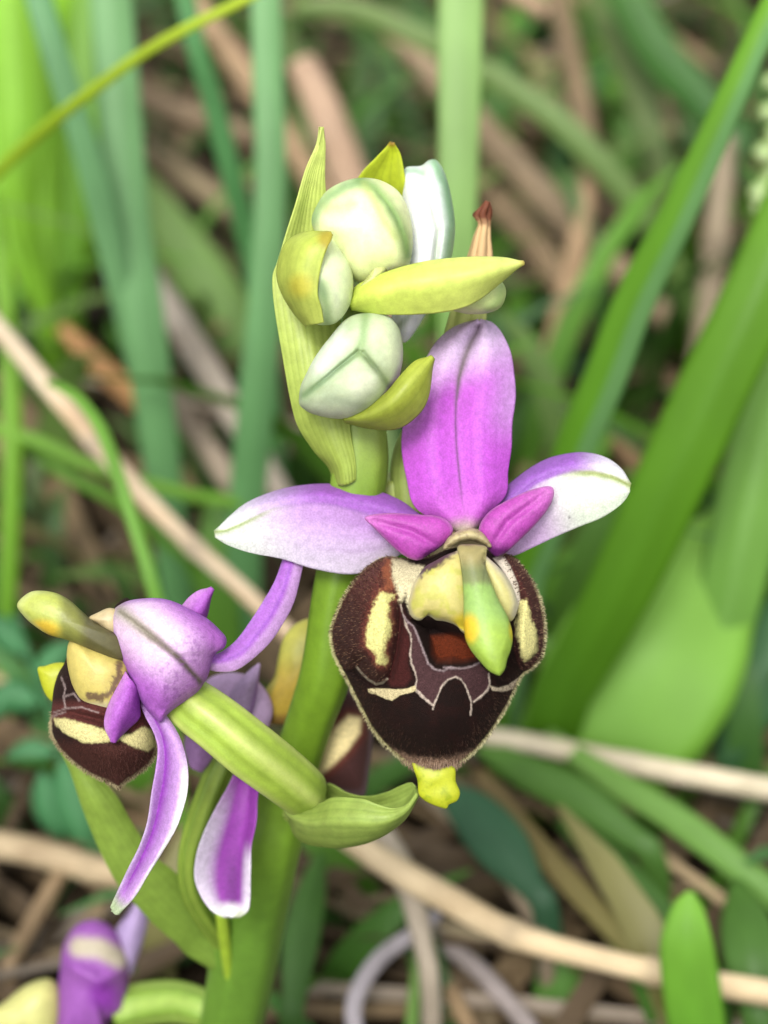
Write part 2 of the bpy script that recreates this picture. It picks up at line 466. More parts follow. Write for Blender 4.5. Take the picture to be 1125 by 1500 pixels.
loft('sepal', [wd(tr_, [10.28, 10.4, 10.38, 10.3, 10.2]), wd(mid(tr_, mr_), [10.25, 10.28, 10.23, 10.18, 10.15]), wd(mr_, [10.24, 10.26, 10.2, 10.16, 10.14]), wd(mid(mr_, br_), [10.22, 10.2, 10.14, 10.11, 10.12]), wd(br_, [10.28, 10.26, 10.18, 10.13, 10.12])],
     M_PETAL, col_latR, fl1, 120, 61, .03)
# the two short petals
def col_pet(s, t, P):
    c = np.tile(L(212, 86, 200), (len(s), 1))
    c = mixc(c, L(224, 120, 210), sst(.5, 1, s) * .7)
    c = mixc(c, L(232, 150, 220), sst(.7, 1, np.abs(t)) * .4)
    c = mixc(c, L(100, 28, 110), sst(.28, .02, s) * sst(-.2, .9, t) * .8)
    return c * petal_noise(P, .12, 6)[:, None]
def col_pet2(base, tip):
    def f(P, r):
        ax = np.array(tip) - np.array(base); sv = ((P[:, :2] - np.array(base)) @ ax) / (ax @ ax)
        c = np.tile(L(214, 92, 206), (len(P), 1))
        c = mixc(c, L(226, 128, 216), sst(.45, 1.1, sv) * .8)
        c = mixc(c, L(234, 160, 226), sst(.88, 1, r) * .6)
        c = mixc(c, L(96, 28, 104), sst(.32, .05, sv + .25 * (fbm(P[:, 0] / 6, P[:, 1] / 6, 8) - .5)) * sst(790, 808, P[:, 1]) * .85)
        return c * petal_noise(P, .12, 6)[:, None]
    return f
inflate('petal', z1([(205, 276), (240, 260), (320, 254), (420, 260), (500, 266), (546, 288), (566, 320), (552, 355), (510, 396), (470, 422), (430, 446), (390, 440), (345, 412), (290, 362), (240, 312)]), 10.02, M_PETAL,
        col_pet2(z1([(520, 410)])[0], z1([(205, 276)])[0]), fl1, .09, .03, z1([(410, 345)])[0], 40, 120, lambda P, r: -.03 * np.exp(-(dline(P, z1([(500, 390), (400, 330), (240, 285)])) / 6) ** 2) * (1 - r ** 3), .55, film=True)
inflate('petal', z1([(735, 430), (695, 385), (670, 335), (680, 290), (720, 242), (785, 203), (860, 168), (930, 147), (968, 148), (977, 175), (965, 215), (940, 255), (900, 302), (850, 352), (800, 400), (765, 425)]), 10.02, M_PETAL,
        col_pet2(z1([(715, 410)])[0], z1([(970, 155)])[0]), fl1, .09, .03, z1([(800, 285)])[0], 40, 120, lambda P, r: -.03 * np.exp(-(dline(P, z1([(715, 400), (790, 290), (940, 175)])) / 6) ** 2) * (1 - r ** 3), .55, film=True)

# lip
lip_out = z1([(300, 430), (250, 447), (200, 488), (160, 535), (122, 590), (95, 650), (72, 710), (66, 760), (80, 830), (108, 890), (140, 950), (170, 1010), (200, 1070), (232, 1130),
              (280, 1190), (340, 1245), (395, 1285), (440, 1308), (495, 1324), (550, 1303), (600, 1270), (660, 1220), (710, 1160), (750, 1100), (790, 1030), (822, 965), (848, 915),
              (890, 885), (925, 840), (940, 780), (940, 700), (925, 620), (905, 560), (870, 500), (830, 450), (785, 420), (755, 425), (700, 402), (620, 385), (540, 400), (470, 430), (400, 438), (345, 435)])
LA = zA([(600, 600), (622, 680), (645, 770), (680, 840), (690, 900), (680, 1000), (690, 1080), (720, 1150), (735, 1220), (718, 1290)])
LB = zA([(620, 680), (660, 740), (710, 770), (760, 900), (790, 980), (830, 1080), (880, 1130), (950, 1140), (1010, 1112), (1080, 1118)]) + zB([(60, 1140), (120, 1150), (200, 1150), (300, 1130), (350, 1100)])
LC = zA([(718, 1290), (800, 1370), (866, 1425)])
LD = zA([(866, 1455), (880, 1410), (910, 1340), (945, 1260), (990, 1212), (1040, 1195)]) + zB([(160, 1222), (200, 1240), (240, 1290), (270, 1370), (290, 1430), (290, 1500), (285, 1540)])
LE = zB([(310, 1432), (370, 1390), (430, 1330), (447, 1275), (438, 1195)])
PA = zA([(330, 1290), (400, 1282), (560, 1292), (650, 1287), (720, 1262), (732, 1305), (660, 1325), (600, 1340), (530, 1385), (480, 1372), (400, 1335), (340, 1320)])
PB = zB([(440, 1290), (520, 1312), (600, 1288), (690, 1225), (745, 1175), (790, 1165), (700, 1270), (640, 1325), (560, 1345), (470, 1335)])
SPEC = zA([(622, 680), (680, 840), (690, 900), (680, 1000), (690, 1080), (720, 1150), (735, 1220), (718, 1290), (800, 1370), (866, 1425), (910, 1340), (945, 1260), (990, 1212), (1040, 1195)]) + \
    zB([(160, 1222), (200, 1240), (240, 1290), (290, 1430), (330, 1410), (430, 1330), (447, 1275), (438, 1190), (350, 1100), (300, 1130), (120, 1150), (60, 1140)]) + \
    zA([(1010, 1112), (950, 1140), (880, 1130), (830, 1080), (790, 980), (760, 900), (710, 770)])
CAV = z1([(395, 690), (430, 690), (500, 690), (600, 730), (680, 780), (690, 850), (665, 868), (600, 882), (560, 870), (520, 880), (485, 870), (465, 840), (450, 790), (430, 740)])
RED = z1([(475, 755), (560, 745), (640, 760), (660, 850), (600, 862), (500, 862), (478, 830)])
CRL = zA([(430, 490), (500, 500), (560, 510), (510, 580), (500, 680), (530, 770), (510, 850), (480, 920), (470, 1000), (495, 1050), (480, 1095), (430, 1095), (405, 1060), (400, 1010), (360, 965), (320, 930), (315, 880), (330, 800), (345, 700), (370, 620), (400, 560)])
CRB = zA([(535, 220), (600, 215), (700, 262), (790, 285), (745, 400), (720, 520), (690, 660), (662, 610), (645, 500), (600, 585), (560, 440), (530, 360)])
ORG = zA([(470, 200), (540, 210), (545, 330), (560, 440), (520, 500), (440, 490), (470, 400), (440, 320)])
CRR = zB([(700, 570), (760, 570), (780, 650), (790, 730), (830, 790), (845, 880), (850, 1000), (800, 1060), (740, 1090), (710, 1050), (700, 960), (670, 870), (665, 760), (680, 660)])
CRS = zB([(480, 220), (550, 180), (620, 290), (680, 430), (700, 560), (680, 640), (660, 540), (600, 390), (540, 290)])
LOBE = zA([(500, 190), (300, 290), (180, 440), (70, 640), (20, 820), (60, 1000), (150, 1130), (240, 1110), (290, 1170), (340, 1215), (400, 1250), (450, 1240), (510, 1180), (560, 1000), (590, 800), (600, 600), (560, 440), (530, 360)])
LOBR = zB([(550, 180), (660, 200), (820, 420), (900, 640), (920, 900), (890, 1050), (760, 1170), (700, 1150), (650, 1000), (660, 760), (690, 560)])
LFOLD = zA([(240, 1110), (290, 1170), (340, 1215), (400, 1250), (450, 1240), (490, 1205)])
def hlip(P, r):
    h = np.zeros(len(P))
    sL = sdpoly(P, LOBE); h += .15 * sst(6, -26, sL)
    sR = sdpoly(P, LOBR); h += .10 * sst(5, -16, sR)
    h -= .05 * np.exp(-(dline(P, zA([(600, 600), (590, 800), (560, 1000), (510, 1190)])) / 4.5) ** 2)
    h -= .035 * np.exp(-(dline(P, zB([(660, 700), (655, 900), (680, 1080), (740, 1180)])) / 4) ** 2)
    h -= .05 * np.exp(-(dline(P, zA([(120, 1130), (230, 1150), (300, 1215), (400, 1275), (480, 1240)])) / 4) ** 2)
    h -= .22 * sst(3, -14, sdpoly(P, CAV))
    for l in (LA, LB, LC, LD, LE): h += .006 * np.exp(-(dline(P, l) / 2.2) ** 2)
    h += .05 * np.exp(-((P[:, 0] - 640) / 60) ** 2 - ((P[:, 1] - 1060) / 45) ** 2)
    edge = sst(1, .9, r)
    return h * edge
def col_lip(P, r):
    x, y = P[:, 0], P[:, 1]
    nz = fbm(x / 3.2, y / 3.2, 2); big = fbm(x / 14, y / 14, 5)
    c = np.tile(L(26, 10, 6), (len(P), 1))
    c = mixc(c, L(40, 14, 10), sst(.4, .7, big) * .5)
    sL = sdpoly(P, LOBE); sR = sdpoly(P, LOBR)
    lob = np.tile(L(62, 38, 33), (len(P), 1))
    lob = mixc(lob, L(100, 54, 46), sst(915, 835, y + (nz - .5) * 30))
    c = mixc(c, 0 * P + 0, 0 * r)
    m = sst(3, -3, sL); c = c * (1 - m)[:, None] + lob * m[:, None]
    rb = mixc(np.tile(L(84, 44, 40), (len(P), 1)), L(60, 30, 28), sst(840, 960, y))
    m = sst(2, -2, sR); c = c * (1 - m)[:, None] + rb * m[:, None]
    # red brown halo and inner wall
    wob = (nz - .5) * 9
    c = mixc(c, L(112, 54, 46), sst(15, 2, sdpoly(P, CRL) + wob) * .75)
    wall = zA([(600, 560), (660, 780), (690, 900), (660, 1080), (690, 1200), (640, 1270), (520, 1270), (470, 1210), (530, 1050), (530, 800), (540, 600)])
    c = mixc(c, L(74, 30, 28), sst(4, -4, sdpoly(P, wall)) * .8)
    c = mixc(c, L(176, 104, 70), sst(5, -7, sdpoly(P, ORG) + wob * 1.5) * .8)
    c = mixc(c, L(150, 92, 66), sst(8, 0, sdpoly(P, CRL) + wob * 1.3) * .6)
    c = mixc(c, L(224, 218, 140, .68), sst(3.4, -3.4, sdpoly(P, CRL) + wob * .9))
    c = mixc(c, L(226, 218, 146, .68), sst(3.0, -3.0, sdpoly(P, CRR) + wob * .7))
    c = mixc(c, L(230, 220, 178), sst(4, -3, sdpoly(P, CRB) + wob * .8))
    c = mixc(c, L(238, 226, 206), sst(2, -1, sdpoly(P, CRS)))
    # speculum with pale veins
    c = mixc(c, L(78, 52, 54) , sst(1.8, -1.8, sdpoly(P, SPEC)) * (.75 + .4 * big))
    c = mixc(c, L(24, 10, 8), sst(2, -2, sdpoly(P, CAV)))
    c = mixc(c, L(110, 46, 20), sst(5, -5, sdpoly(P, RED)))
    vein = L(206, 188, 172)
    for l, w in ((LA, 1.3), (LC, 1.8), (LD, 1.2), (LE, 1.6)):
        c = mixc(c, vein, sst(w + 1.0, w - .9, dline(P, l) + wob * .22 + (big - .5) * 1.6) * (.72 + .25 * vnoise(x / 6, y / 6, 3)))
    c = mixc(c, L(168, 150, 152), sst(2.6, .4, dline(P, LB) + wob * .28) * (.55 + .4 * vnoise(x / 5, y / 5, 4)))
    c = mixc(c, L(222, 206, 158), sst(1.0, -1.0, sdpoly(P, PA) + wob * .15))
    c = mixc(c, L(214, 196, 168), sst(1.0, -1.0, sdpoly(P, PB) + wob * .15))
    c = mixc(c, L(198, 184, 160), sst(2.4, 1.0, dline(P, LFOLD)) * .8)
    # hairy tip and pale rim
    tip = sst(1106, 1118, y + wob + .004 * (x - 635) ** 2)
    c = mixc(c, L(172, 138, 116), tip)
    c = mixc(c, L(90, 60, 50), tip * sst(7, 3, np.hypot((x - 637) / .7, y - 1126)) * .8)
    c = mixc(c, L(206, 196, 140, .75), sst(.972, .992, r + (nz - .5) * .014) * sst(838, 870, y) * .95)
    c = mixc(c, L(150, 120, 96), sst(.965, .99, r) * sst(870, 838, y) * sst(800, 815, y) * .6)
    return c * (.86 + .28 * fbm(x / 1.6, y / 1.6, 9))[:, None]
lip, (lf, lr) = inflate('lip', lip_out, 10.22, M_LIP, col_lip, fl1, .42, .10, (642, 925), 190, 560, hlip, .62, 2.3)
tag(lip, 'velvety dark brown lip with cream patches and pale veins')

def hairs(name, front, rr, picks, parent, mat=M_HAIR):
    """picks: list of (vertex mask weights, count, length, colour fn, outward share)"""
    W = at(front); cen = W.mean(0)
    # approximate normals: from a point behind the shape
    VV, FF, CC = [], [], []
    c0 = at(np.array([[front[:, 0].mean(), front[:, 1].mean(), front[:, 2].max() + .25]]))[0]
    for w, cnt, ln, cl, outw in picks:
        w = np.asarray(w, float); idx = rng.choice(len(front), cnt, p=w / w.sum())
        p = W[idx] + rng.normal(0, .003, (cnt, 3))
        nn = p - c0; nn /= np.linalg.norm(nn, axis=1, keepdims=True)
        o = p - cen; o -= (o @ FWD)[:, None] * FWD; o /= np.linalg.norm(o, axis=1, keepdims=True) + 1e-9
        dr = nn * (1 - outw) + o * outw + rng.normal(0, .25, (cnt, 3)) + np.array([0, 0, -.15])
        dr /= np.linalg.norm(dr, axis=1, keepdims=True)
        l = ln * (.6 + .8 * rng.random(cnt))
        side = np.cross(dr, FWD); side /= np.linalg.norm(side, axis=1, keepdims=True) + 1e-9
        up2 = np.cross(side, dr); w0 = .0022
        b = len(VV) and sum(len(v) for v in VV) or 0
        base = p - dr * .004
        vs = np.stack([base + side * w0, base - side * .5 * w0 + up2 * .87 * w0, base - side * .5 * w0 - up2 * .87 * w0, p + dr * l[:, None] + np.array([0, 0, -.12]) * l[:, None]], 1).reshape(-1, 3)
        VV.append(vs)
        i = np.arange(cnt)[:, None] * 4 + b
        FF.append(np.vstack([i + [0, 1, 3], i + [1, 2, 3], i + [2, 0, 3]]))
        CC.append(np.repeat(cl(front[idx]), 4, 0))
    ob = add(name, np.vstack(VV), np.vstack(FF), np.vstack(CC), mat, parent, smooth=False, kind='stuff')
    return ob
def jit(c, k=.25): return lambda P: np.asarray(c) * (1 + k * (rng.random((len(P), 1)) - .5) * 2)
sL = sdpoly(lf, LOBE); sR = sdpoly(lf, LOBR); yy = lf[:, 1]
fr = np.maximum(sst(.978, .995, lr) * (.15 + .85 * sst(840, 880, yy)) * sst(800, 815, yy), 1e-9)
hl_dark = np.where((sL < 0) & (sdpoly(lf, CRL) > 1) & (sdpoly(lf, ORG) > 0), lr, 0) + np.where((sR < 0) & (sdpoly(lf, CRR) > 1), lr, 0) + 1e-9
low_edge = sst(.72, .95, lr) * sst(960, 1010, yy) + 1e-9
tipw = sst(1108, 1122, yy) * sst(.6, .9, lr) + 1e-9
hairs('lip_hair', lf, lr, [(fr, 2200, .014, jit(L(222, 214, 164, .8), .2), .75), (hl_dark, 4200, .015, lambda P: np.where(rng.random((len(P), 1)) < .2, L(150, 116, 92), L(74, 42, 36)) * (.7 + .6 * rng.random((len(P), 1))), .45),
                           (low_edge, 1500, .015, jit(L(70, 48, 36)), .6), (tipw, 900, .024, jit(L(190, 160, 136)), .5)], fl1)
# appendage
app = z1([(398, 1262), (420, 1340), (425, 1395), (450, 1424), (490, 1444), (538, 1457), (550, 1440), (582, 1425), (594, 1390), (577, 1345), (572, 1290), (520, 1270), (450, 1265)])
inflate('lip_appendage', app, 10.15, M_BUD, lambda P, r: mixc(np.tile(L(206, 214, 48), (len(P), 1)), L(176, 192, 36), sst(.5, .75, fbm(P[:, 0] / 9, P[:, 1] / 9, 3)))
        * (.92 + .16 * fbm(P[:, 0] / 3, P[:, 1] / 3, 8))[:, None], fl1, .05, .04, None, 24, 110, lambda P, r: .006 * np.sin((P[:, 1] - 1120) / 6 + P[:, 0] / 15) * (1 - r), .5, film=True)
# column: pollen pouches, hood and green beak
def col_pouch(P, r):
    c = np.tile(L(226, 214, 132), (len(P), 1))
    c = mixc(c, L(206, 206, 92), sst(.45, .7, fbm(P[:, 0] / 12, P[:, 1] / 12, 6)) * .7)
    c = mixc(c, L(228, 208, 60), sst(24, 8, np.hypot(P[:, 0] - 678, P[:, 1] - 915)))
    c = mixc(c, L(236, 226, 186), sst(.86, .97, r) * .7)
    w = (fbm(P[:, 0] / 4, P[:, 1] / 4, 12) - .5) * 14
    band = dline(P, z1([(425, 490), (470, 462), (520, 435), (570, 395), (640, 378), (700, 388), (735, 432)]))
    c = mixc(c, L(70, 34, 62), sst(13, 4, band + w) * .9)
    return c
inflate('pollen_pouch', z1([(445, 480), (405, 545), (386, 610), (385, 650), (400, 682), (432, 692), (462, 674), (492, 690), (540, 700), (580, 716), (606, 742), (632, 745), (650, 660), (650, 560), (640, 480), (610, 410), (560, 415), (490, 450)]), 9.84, M_COLUMN, col_pouch, fl1, .17, .2, z1([(520, 570)])[0], 36, 130, None, .5, film=True)
inflate('pollen_pouch', z1([(680, 420), (725, 450), (770, 495), (808, 555), (830, 620), (824, 660), (806, 692), (780, 690), (740, 640), (710, 560), (680, 480)]), 9.82, M_COLUMN,
        lambda P, r: mixc(np.tile(L(214, 206, 132), (len(P), 1)), L(240, 230, 206), sst(-12, 4, -dline(P, z1([(700, 415), (730, 450), (780, 500), (815, 560), (832, 620), (822, 665)])) + 2) * .9), fl1, .11, .12, z1([(740, 560)])[0], 28, 100, None, .5, film=True)
def col_beak(P, r):
    y = (P[:, 1] - 660) * 2.7775; x = (P[:, 0] - 460) * 2.7775
    c = np.tile(L(176, 164, 108), (len(P), 1))
    c = mixc(c, L(136, 146, 92), sst(430, 500, y))
    c = mixc(c, L(164, 202, 108), sst(535, 575, y + 25 * fbm(P[:, 0] / 5, P[:, 1] / 5, 2)))
    c = mixc(c, L(172, 204, 82), sst(640, 760, y))
    c = mixc(c, L(246, 206, 48), sst(62, 22, np.hypot((x - 630) * 1.1, (y - 725) * .75)))
    c = mixc(c, L(236, 214, 58), sst(36, 12, np.hypot((x - 815) * 1.2, (y - 725) * .5)))
    c = mixc(c, L(90, 48, 72), sst(400, 378, y + 16 * fbm(P[:, 0] / 4, P[:, 1] / 4, 2)) * .8)
    return c * (.93 + .14 * fbm(P[:, 0] / 4, P[:, 1] / 4, 15))[:, None]
bL = z1([(590, 385), (592, 440), (602, 520), (608, 600), (608, 690), (616, 765), (640, 815), (680, 864), (712, 897), (748, 915)])
bM = z1([(645, 378), (648, 440), (660, 520), (678, 600), (700, 690), (714, 765), (724, 815), (736, 864), (746, 897), (752, 916)])
bR = z1([(700, 390), (690, 440), (716, 520), (748, 600), (790, 680), (808, 750), (802, 805), (786, 850), (776, 890), (757, 915)])
inflate('column', [*bL[0::1], *bR[::-1]], 9.68, M_COLUMN, col_beak, fl1, .12, .14, z1([(680, 640)])[0], 36, 130, None, .5, 2, True, lambda P: .0012 * (880 - P[:, 1]), film=True)
inflate('column_hood', z1([(525, 400), (545, 355), (590, 325), (640, 315), (680, 330), (712, 365), (720, 395), (660, 372), (610, 372), (560, 392)]), 9.98, M_COLUMN,
        lambda P, r: mixc(np.tile(L(206, 192, 142), (len(P), 1)), L(150, 128, 96), sst(.5, .7, fbm(P[:, 0] / 4, P[:, 1] / 4, 3)) * .6), fl1, .10, .16, None, 18, 80, film=True)
# ovary of the front flower, pale green, seen between the sepals
tube('ovary', wd4 := [(640, 745, 10.62, 60), (620, 730, 10.66, 62), (585, 720, 10.7, 58), (545, 735, 10.66, 50), (525, 760, 10.6, 40)], M_STEM, lambda s, a, V: np.tile(L(186, 204, 96), (len(s), 1)), fl1, 30, 24, lambda s, a: 1 + .07 * np.cos(6 * a))

# ---------------------------------------------------------------- left flower, seen from above
def col_hood(P, r):
    x, y = (P[:, 0] - 160) * 5.625, (P[:, 1] - 860) * 5.625
    Q = np.column_stack([x, y])
    mline = [(90, 200), (200, 280), (330, 390), (470, 500), (580, 590), (660, 680), (750, 780)]
    dm = dline(Q, mline)
    c = np.tile(L(212, 126, 232, .7), (len(P), 1))
    c = mixc(c, L(244, 214, 244, .85), sst(380, 120, dm) * sst(1000, 520, x * .6 + y * .5 + 60))
    c = mixc(c, L(200, 124, 236), sst(.9, 1, r) * .7)
    ax = (x * .78 + y * .63)
    w = 60 - 40 * sst(400, 900, ax)
    c = mixc(c, L(190, 186, 158), np.exp(-(dm / (w * 1.3)) ** 2) * sst(60, 140, ax) * sst(1010, 500, ax) * .9)
    c = mixc(c, L(112, 104, 78), np.exp(-(dm / (15 + 12 * sst(450, 850, ax))) ** 2) * sst(100, 180, ax) * (.55 + .4 * sst(450, 800, ax)))
    n_ = fbm(P[:, 0] / 4.5, P[:, 1] / 4.5, 21)
    c = mixc(c, L(186, 106, 210), sst(.55, .75, n_) * sst(500, 900, ax) * .5)
    return c * petal_noise(P, .08, 12)[:, None]
fl2p = zC([(12, 250), (40, 180), (150, 115), (300, 92), (440, 95), (560, 130), (690, 195), (810, 260), (900, 340), (965, 420), (950, 500), (880, 545), (845, 620), (810, 740), (740, 850), (640, 930), (540, 1000), (470, 1060), (425, 1115), (380, 1090), (300, 1000), (220, 860), (150, 700), (80, 540), (25, 370)])
hood_fn = lambda P, r: .05 * (1 - r) - .035 * np.exp(-(dline(P, zC([(60, 190), (330, 390), (580, 590), (760, 790)])) / 5) ** 2) * (1 - r ** 4) + .03 * np.sin(P[:, 0] / 20 + P[:, 1] / 30) * (1 - r)
fl2, _ = inflate('flower', zC([(380, 330), (600, 360), (740, 520), (700, 700), (560, 820), (420, 800), (300, 640), (290, 450)]), 10.12, M_COLUMN, lambda P, r: np.tile(L(206, 176, 200), (len(P), 1)), orchid, .05, .12)
tag(fl2, 'flower seen from above with hooded violet sepal and hanging lateral sepal')
inflate('sepal', fl2p, 10.02, M_PETAL, col_hood, fl2, .3, -.2, zC([(470, 560)])[0], 60, 160, hood_fn, .62, 2.2, film=True)
# upper right sepal arm
def col_arm(s, t, P):
    c = np.tile(L(198, 120, 230), (len(s), 1))
    c = mixc(c, L(228, 182, 240, .68), sst(.0, .35, t) * .85)
    c = mixc(c, L(168, 88, 216), np.exp(-((t + .05) / .1) ** 2) * .6)
    c = mixc(c, L(206, 150, 238), sst(-.5, -1, t) * .6)
    c = mixc(c, L(196, 190, 160), sst(.9, 1, t) * sst(.5, .2, s) * .8)
    return c * petal_noise(P, .09, 14)[:, None]
loft('sepal', [wd(z3([(735, 330), (790, 345), (860, 300), (920, 220), (965, 150), (1005, 80), (1035, 0), (1046, -40)]), [10.1, 10.1, 10.2, 10.32]),
               wd(z3([(740, 360), (800, 372), (880, 345), (948, 270), (1000, 195), (1040, 110), (1072, 0), (1080, -40)]), [10.08, 10.06, 10.17, 10.3]),
               wd(z3([(740, 395), (800, 410), (875, 400), (975, 318), (1035, 235), (1078, 150), (1112, 10), (1118, -30)]), [10.1, 10.08, 10.2, 10.32])], M_PETAL, col_arm, fl2, 80, 35, .03)
# little petals
def col_p2(s, t, P):
    c = mixc(np.tile(L(200, 108, 222), (len(s), 1)), L(224, 156, 234, .7), sst(-.0, -.8, t))
    c = mixc(c, L(150, 62, 176), sst(.1, .5, t) * .8)
    return c * petal_noise(P, .1, 18)[:, None]
loft('petal', [wd(z3([(650, 190), (690, 140), (730, 112), (776, 104)]), [10.12, 10.1, 10.1]), wd(z3([(700, 215), (730, 175), (755, 135), (777, 105)]), [10.06, 10.04, 10.08]), wd(z3([(745, 240), (760, 200), (770, 150), (779, 107)]), [10.12, 10.12, 10.1])], M_PETAL, col_p2, fl2, 40, 25, .03)
loft('petal', [wd(z3([(460, 408), (420, 480), (388, 560), (384, 615), (410, 664)]), [9.98, 9.94, 9.9, 9.92]), wd(z3([(485, 450), (465, 500), (438, 555), (422, 605), (415, 666)]), [9.92, 9.86, 9.84, 9.9]), wd(z3([(510, 500), (512, 540), (510, 580), (470, 620), (420, 668)]), [10.0, 10.0, 9.98, 9.92])], M_PETAL, col_p2, fl2, 50, 31, .03)
# hanging lateral sepal
def col_hang(s, t, P):
    c = np.tile(L(216, 168, 234, .7), (len(s), 1))
    c = mixc(c, L(172, 74, 206), np.exp(-((t + .3) / .36) ** 2) * sst(1.0, .8, s))
    c = mixc(c, L(206, 140, 232), np.exp(-((t + .85) / .2) ** 2) * .5)
    c = mixc(c, L(244, 240, 242, .85), sst(.4, .8, t + .15 * (fbm(P[:, 0] / 5, P[:, 1] / 5, 9) - .5)) * sst(.15, .4, s))
    c = mixc(c, L(226, 200, 240), sst(-.75, -1, t) * sst(.3, .6, s))
    c = mixc(c, L(214, 232, 186), sst(.9, .98, s))
    return c * petal_noise(P, .1, 22)[:, None]
loft('sepal', [wd(z3([(500, 500), (530, 570), (562, 630), (578, 690), (570, 770), (556, 850), (540, 960), (510, 1050), (470, 1130), (430, 1215), (404, 1272)]), [10.1, 10.02, 10.0, 10.02, 10.08]),
               wd(z3([(540, 520), (572, 590), (598, 650), (608, 720), (603, 800), (588, 880), (565, 980), (530, 1070), (488, 1155), (448, 1230), (412, 1287)]), [10.1, 10.05, 10.06, 10.06, 10.1]),
               wd(z3([(575, 540), (605, 600), (635, 660), (652, 730), (650, 810), (640, 890), (610, 1000), (572, 1085), (520, 1170), (470, 1245), (422, 1296)]), [10.08, 9.98, 9.95, 9.97, 10.06]),
               wd(z3([(600, 560), (640, 615), (670, 680), (688, 760), (688, 840), (672, 910), (645, 985), (598, 1065), (545, 1150), (498, 1230), (436, 1300)]), [10.1, 9.97, 9.93, 9.95, 10.05])], M_PETAL, col_hang, fl2, 110, 41, .03)
# lip of the left flower
lip2_out = z3([(262, 330), (232, 385), (212, 420), (196, 475), (190, 535), (184, 590), (186, 640), (212, 686), (262, 738), (320, 780), (375, 806), (415, 824), (436, 838), (455, 818), (500, 790), (552, 745), (574, 690), (570, 630), (560, 560), (540, 400), (500, 200), (470, 140), (430, 160), (415, 180), (360, 240)])
CR2 = z3([(198, 582), (240, 580), (300, 597), (370, 617), (420, 640), (480, 640), (520, 610), (556, 622), (574, 680), (540, 702), (490, 685), (440, 660), (385, 668), (310, 672), (240, 637), (205, 607)])
def col_lip2(P, r):
    x, y = P[:, 0] * 2.5, (P[:, 1] - 820) * 2.5
    nz = fbm(P[:, 0] / 3, P[:, 1] / 3, 31); wob = (nz - .5) * 8
    c = np.tile(L(36, 18, 16), (len(P), 1))
    c = mixc(c, L(92, 46, 42), sst(500, 545, y) * sst(610, 575, y - .12 * (x - 200)))
    c = mixc(c, L(74, 40, 34), sst(640, 700, y))
    c = mixc(c, L(226, 216, 150), sst(2.2, -2.2, sdpoly(P, CR2) + wob * .4))
    for l in ([(195, 560), (240, 545), (232, 500), (240, 470), (225, 430)], [(240, 500), (270, 490), (290, 515)], [(240, 545), (300, 540), (360, 560)], [(188, 575), (240, 556)]):
        c = mixc(c, L(176, 156, 152), sst(2.4, .2, dline(P, z3(l)) + wob * .25) * .6)
    c = mixc(c, L(206, 190, 146), sst(.95, .985, r + (nz - .5) * .03) * sst(560, 600, y))
    return c * (.84 + .32 * fbm(P[:, 0] / 1.6, P[:, 1] / 1.6, 33))[:, None]
lp2, (lf2, lr2) = inflate('lip', lip2_out, 10.28, M_LIP, col_lip2, fl2, .3, .25, z3([(380, 560)])[0], 90, 260, lambda P, r: .08 * np.exp(-(dline(P, z3([(250, 650), (400, 720), (540, 690)])) / 22) ** 2) * (1 - r ** 3) - .05 * np.exp(-(dline(P, z3([(190, 572), (260, 560), (380, 590)])) / 5) ** 2) * (1 - r ** 6), .55, 2.2, film=True)
yy2 = lf2[:, 1]
hairs('lip_hair', lf2, lr2, [(sst(.96, .99, lr2) * sst(1040, 1060, yy2) + 1e-9, 900, .016, jit(L(210, 194, 150)), .75),
                             (sst(1078, 1090, yy2) * (sdpoly(lf2, CR2) > 2) + 1e-9, 1300, .014, jit(L(88, 52, 44)), .5)], fl2)
inflate('lip_appendage', z3([(255, 385), (228, 376), (198, 378), (165, 388), (138, 396), (146, 440), (160, 480), (176, 506), (196, 520), (225, 500), (245, 440)]), 10.36, M_BUD, lambda P, r: np.tile(L(206, 212, 52), (len(P), 1)) * (.9 + .2 * fbm(P[:, 0] / 5, P[:, 1] / 5, 3))[:, None], fl2, .06, .05, None, 16, 70)
def col_pouch2(P, r):
    c = np.tile(L(224, 206, 116), (len(P), 1))
    c = mixc(c, L(238, 226, 178), sst(1022, 1036, P[:, 1]))
    w = (fbm(P[:, 0] / 3.5, P[:, 1] / 3.5, 40) - .5) * 12
    c = mixc(c, L(92, 56, 66), sst(8, 3, dline(P, z3([(440, 380), (432, 430), (410, 480), (370, 505), (330, 500)])) + w) * .8)
    return c
inflate('pollen_pouch', z3([(262, 290), (244, 350), (256, 430), (276, 485), (300, 522), (345, 545), (405, 560), (445, 545), (470, 450), (470, 380), (400, 330), (330, 310)]), 10.06, M_COLUMN, col_pouch2, fl2, .16, .15, None, 30, 100)
def col_beak2(P, r):
    x = P[:, 0] * 2.5; y = (P[:, 1] - 820) * 2.5
    c = np.tile(L(196, 206, 100), (len(P), 1))
    c = mixc(c, L(148, 152, 76), sst(190, 250, x)); c = mixc(c, L(104, 100, 60), sst(270, 330, x))
    c = mixc(c, L(248, 210, 70), sst(70, 25, np.hypot((x - 155) * .8, (y - 262) * 1.2)))
    c = mixc(c, L(214, 222, 150), sst(.8, 1, r) * sst(200, 120, x) * .6)
    return c * (.9 + .2 * fbm(P[:, 0] / 4, P[:, 1] / 4, 44))[:, None]
tb = spline(z3([(62, 168), (88, 132), (130, 113), (200, 120), (252, 146), (300, 188), (345, 228), (410, 262), (460, 300), (460, 360), (430, 365), (370, 345), (300, 315), (240, 292), (180, 275), (130, 245), (92, 212)]), 120, True)
inflate('column', tb, 9.98, M_COLUMN, col_beak2, fl2, .13, .12, z3([(235, 225)])[0], 30, 120, smooth_outline=False)
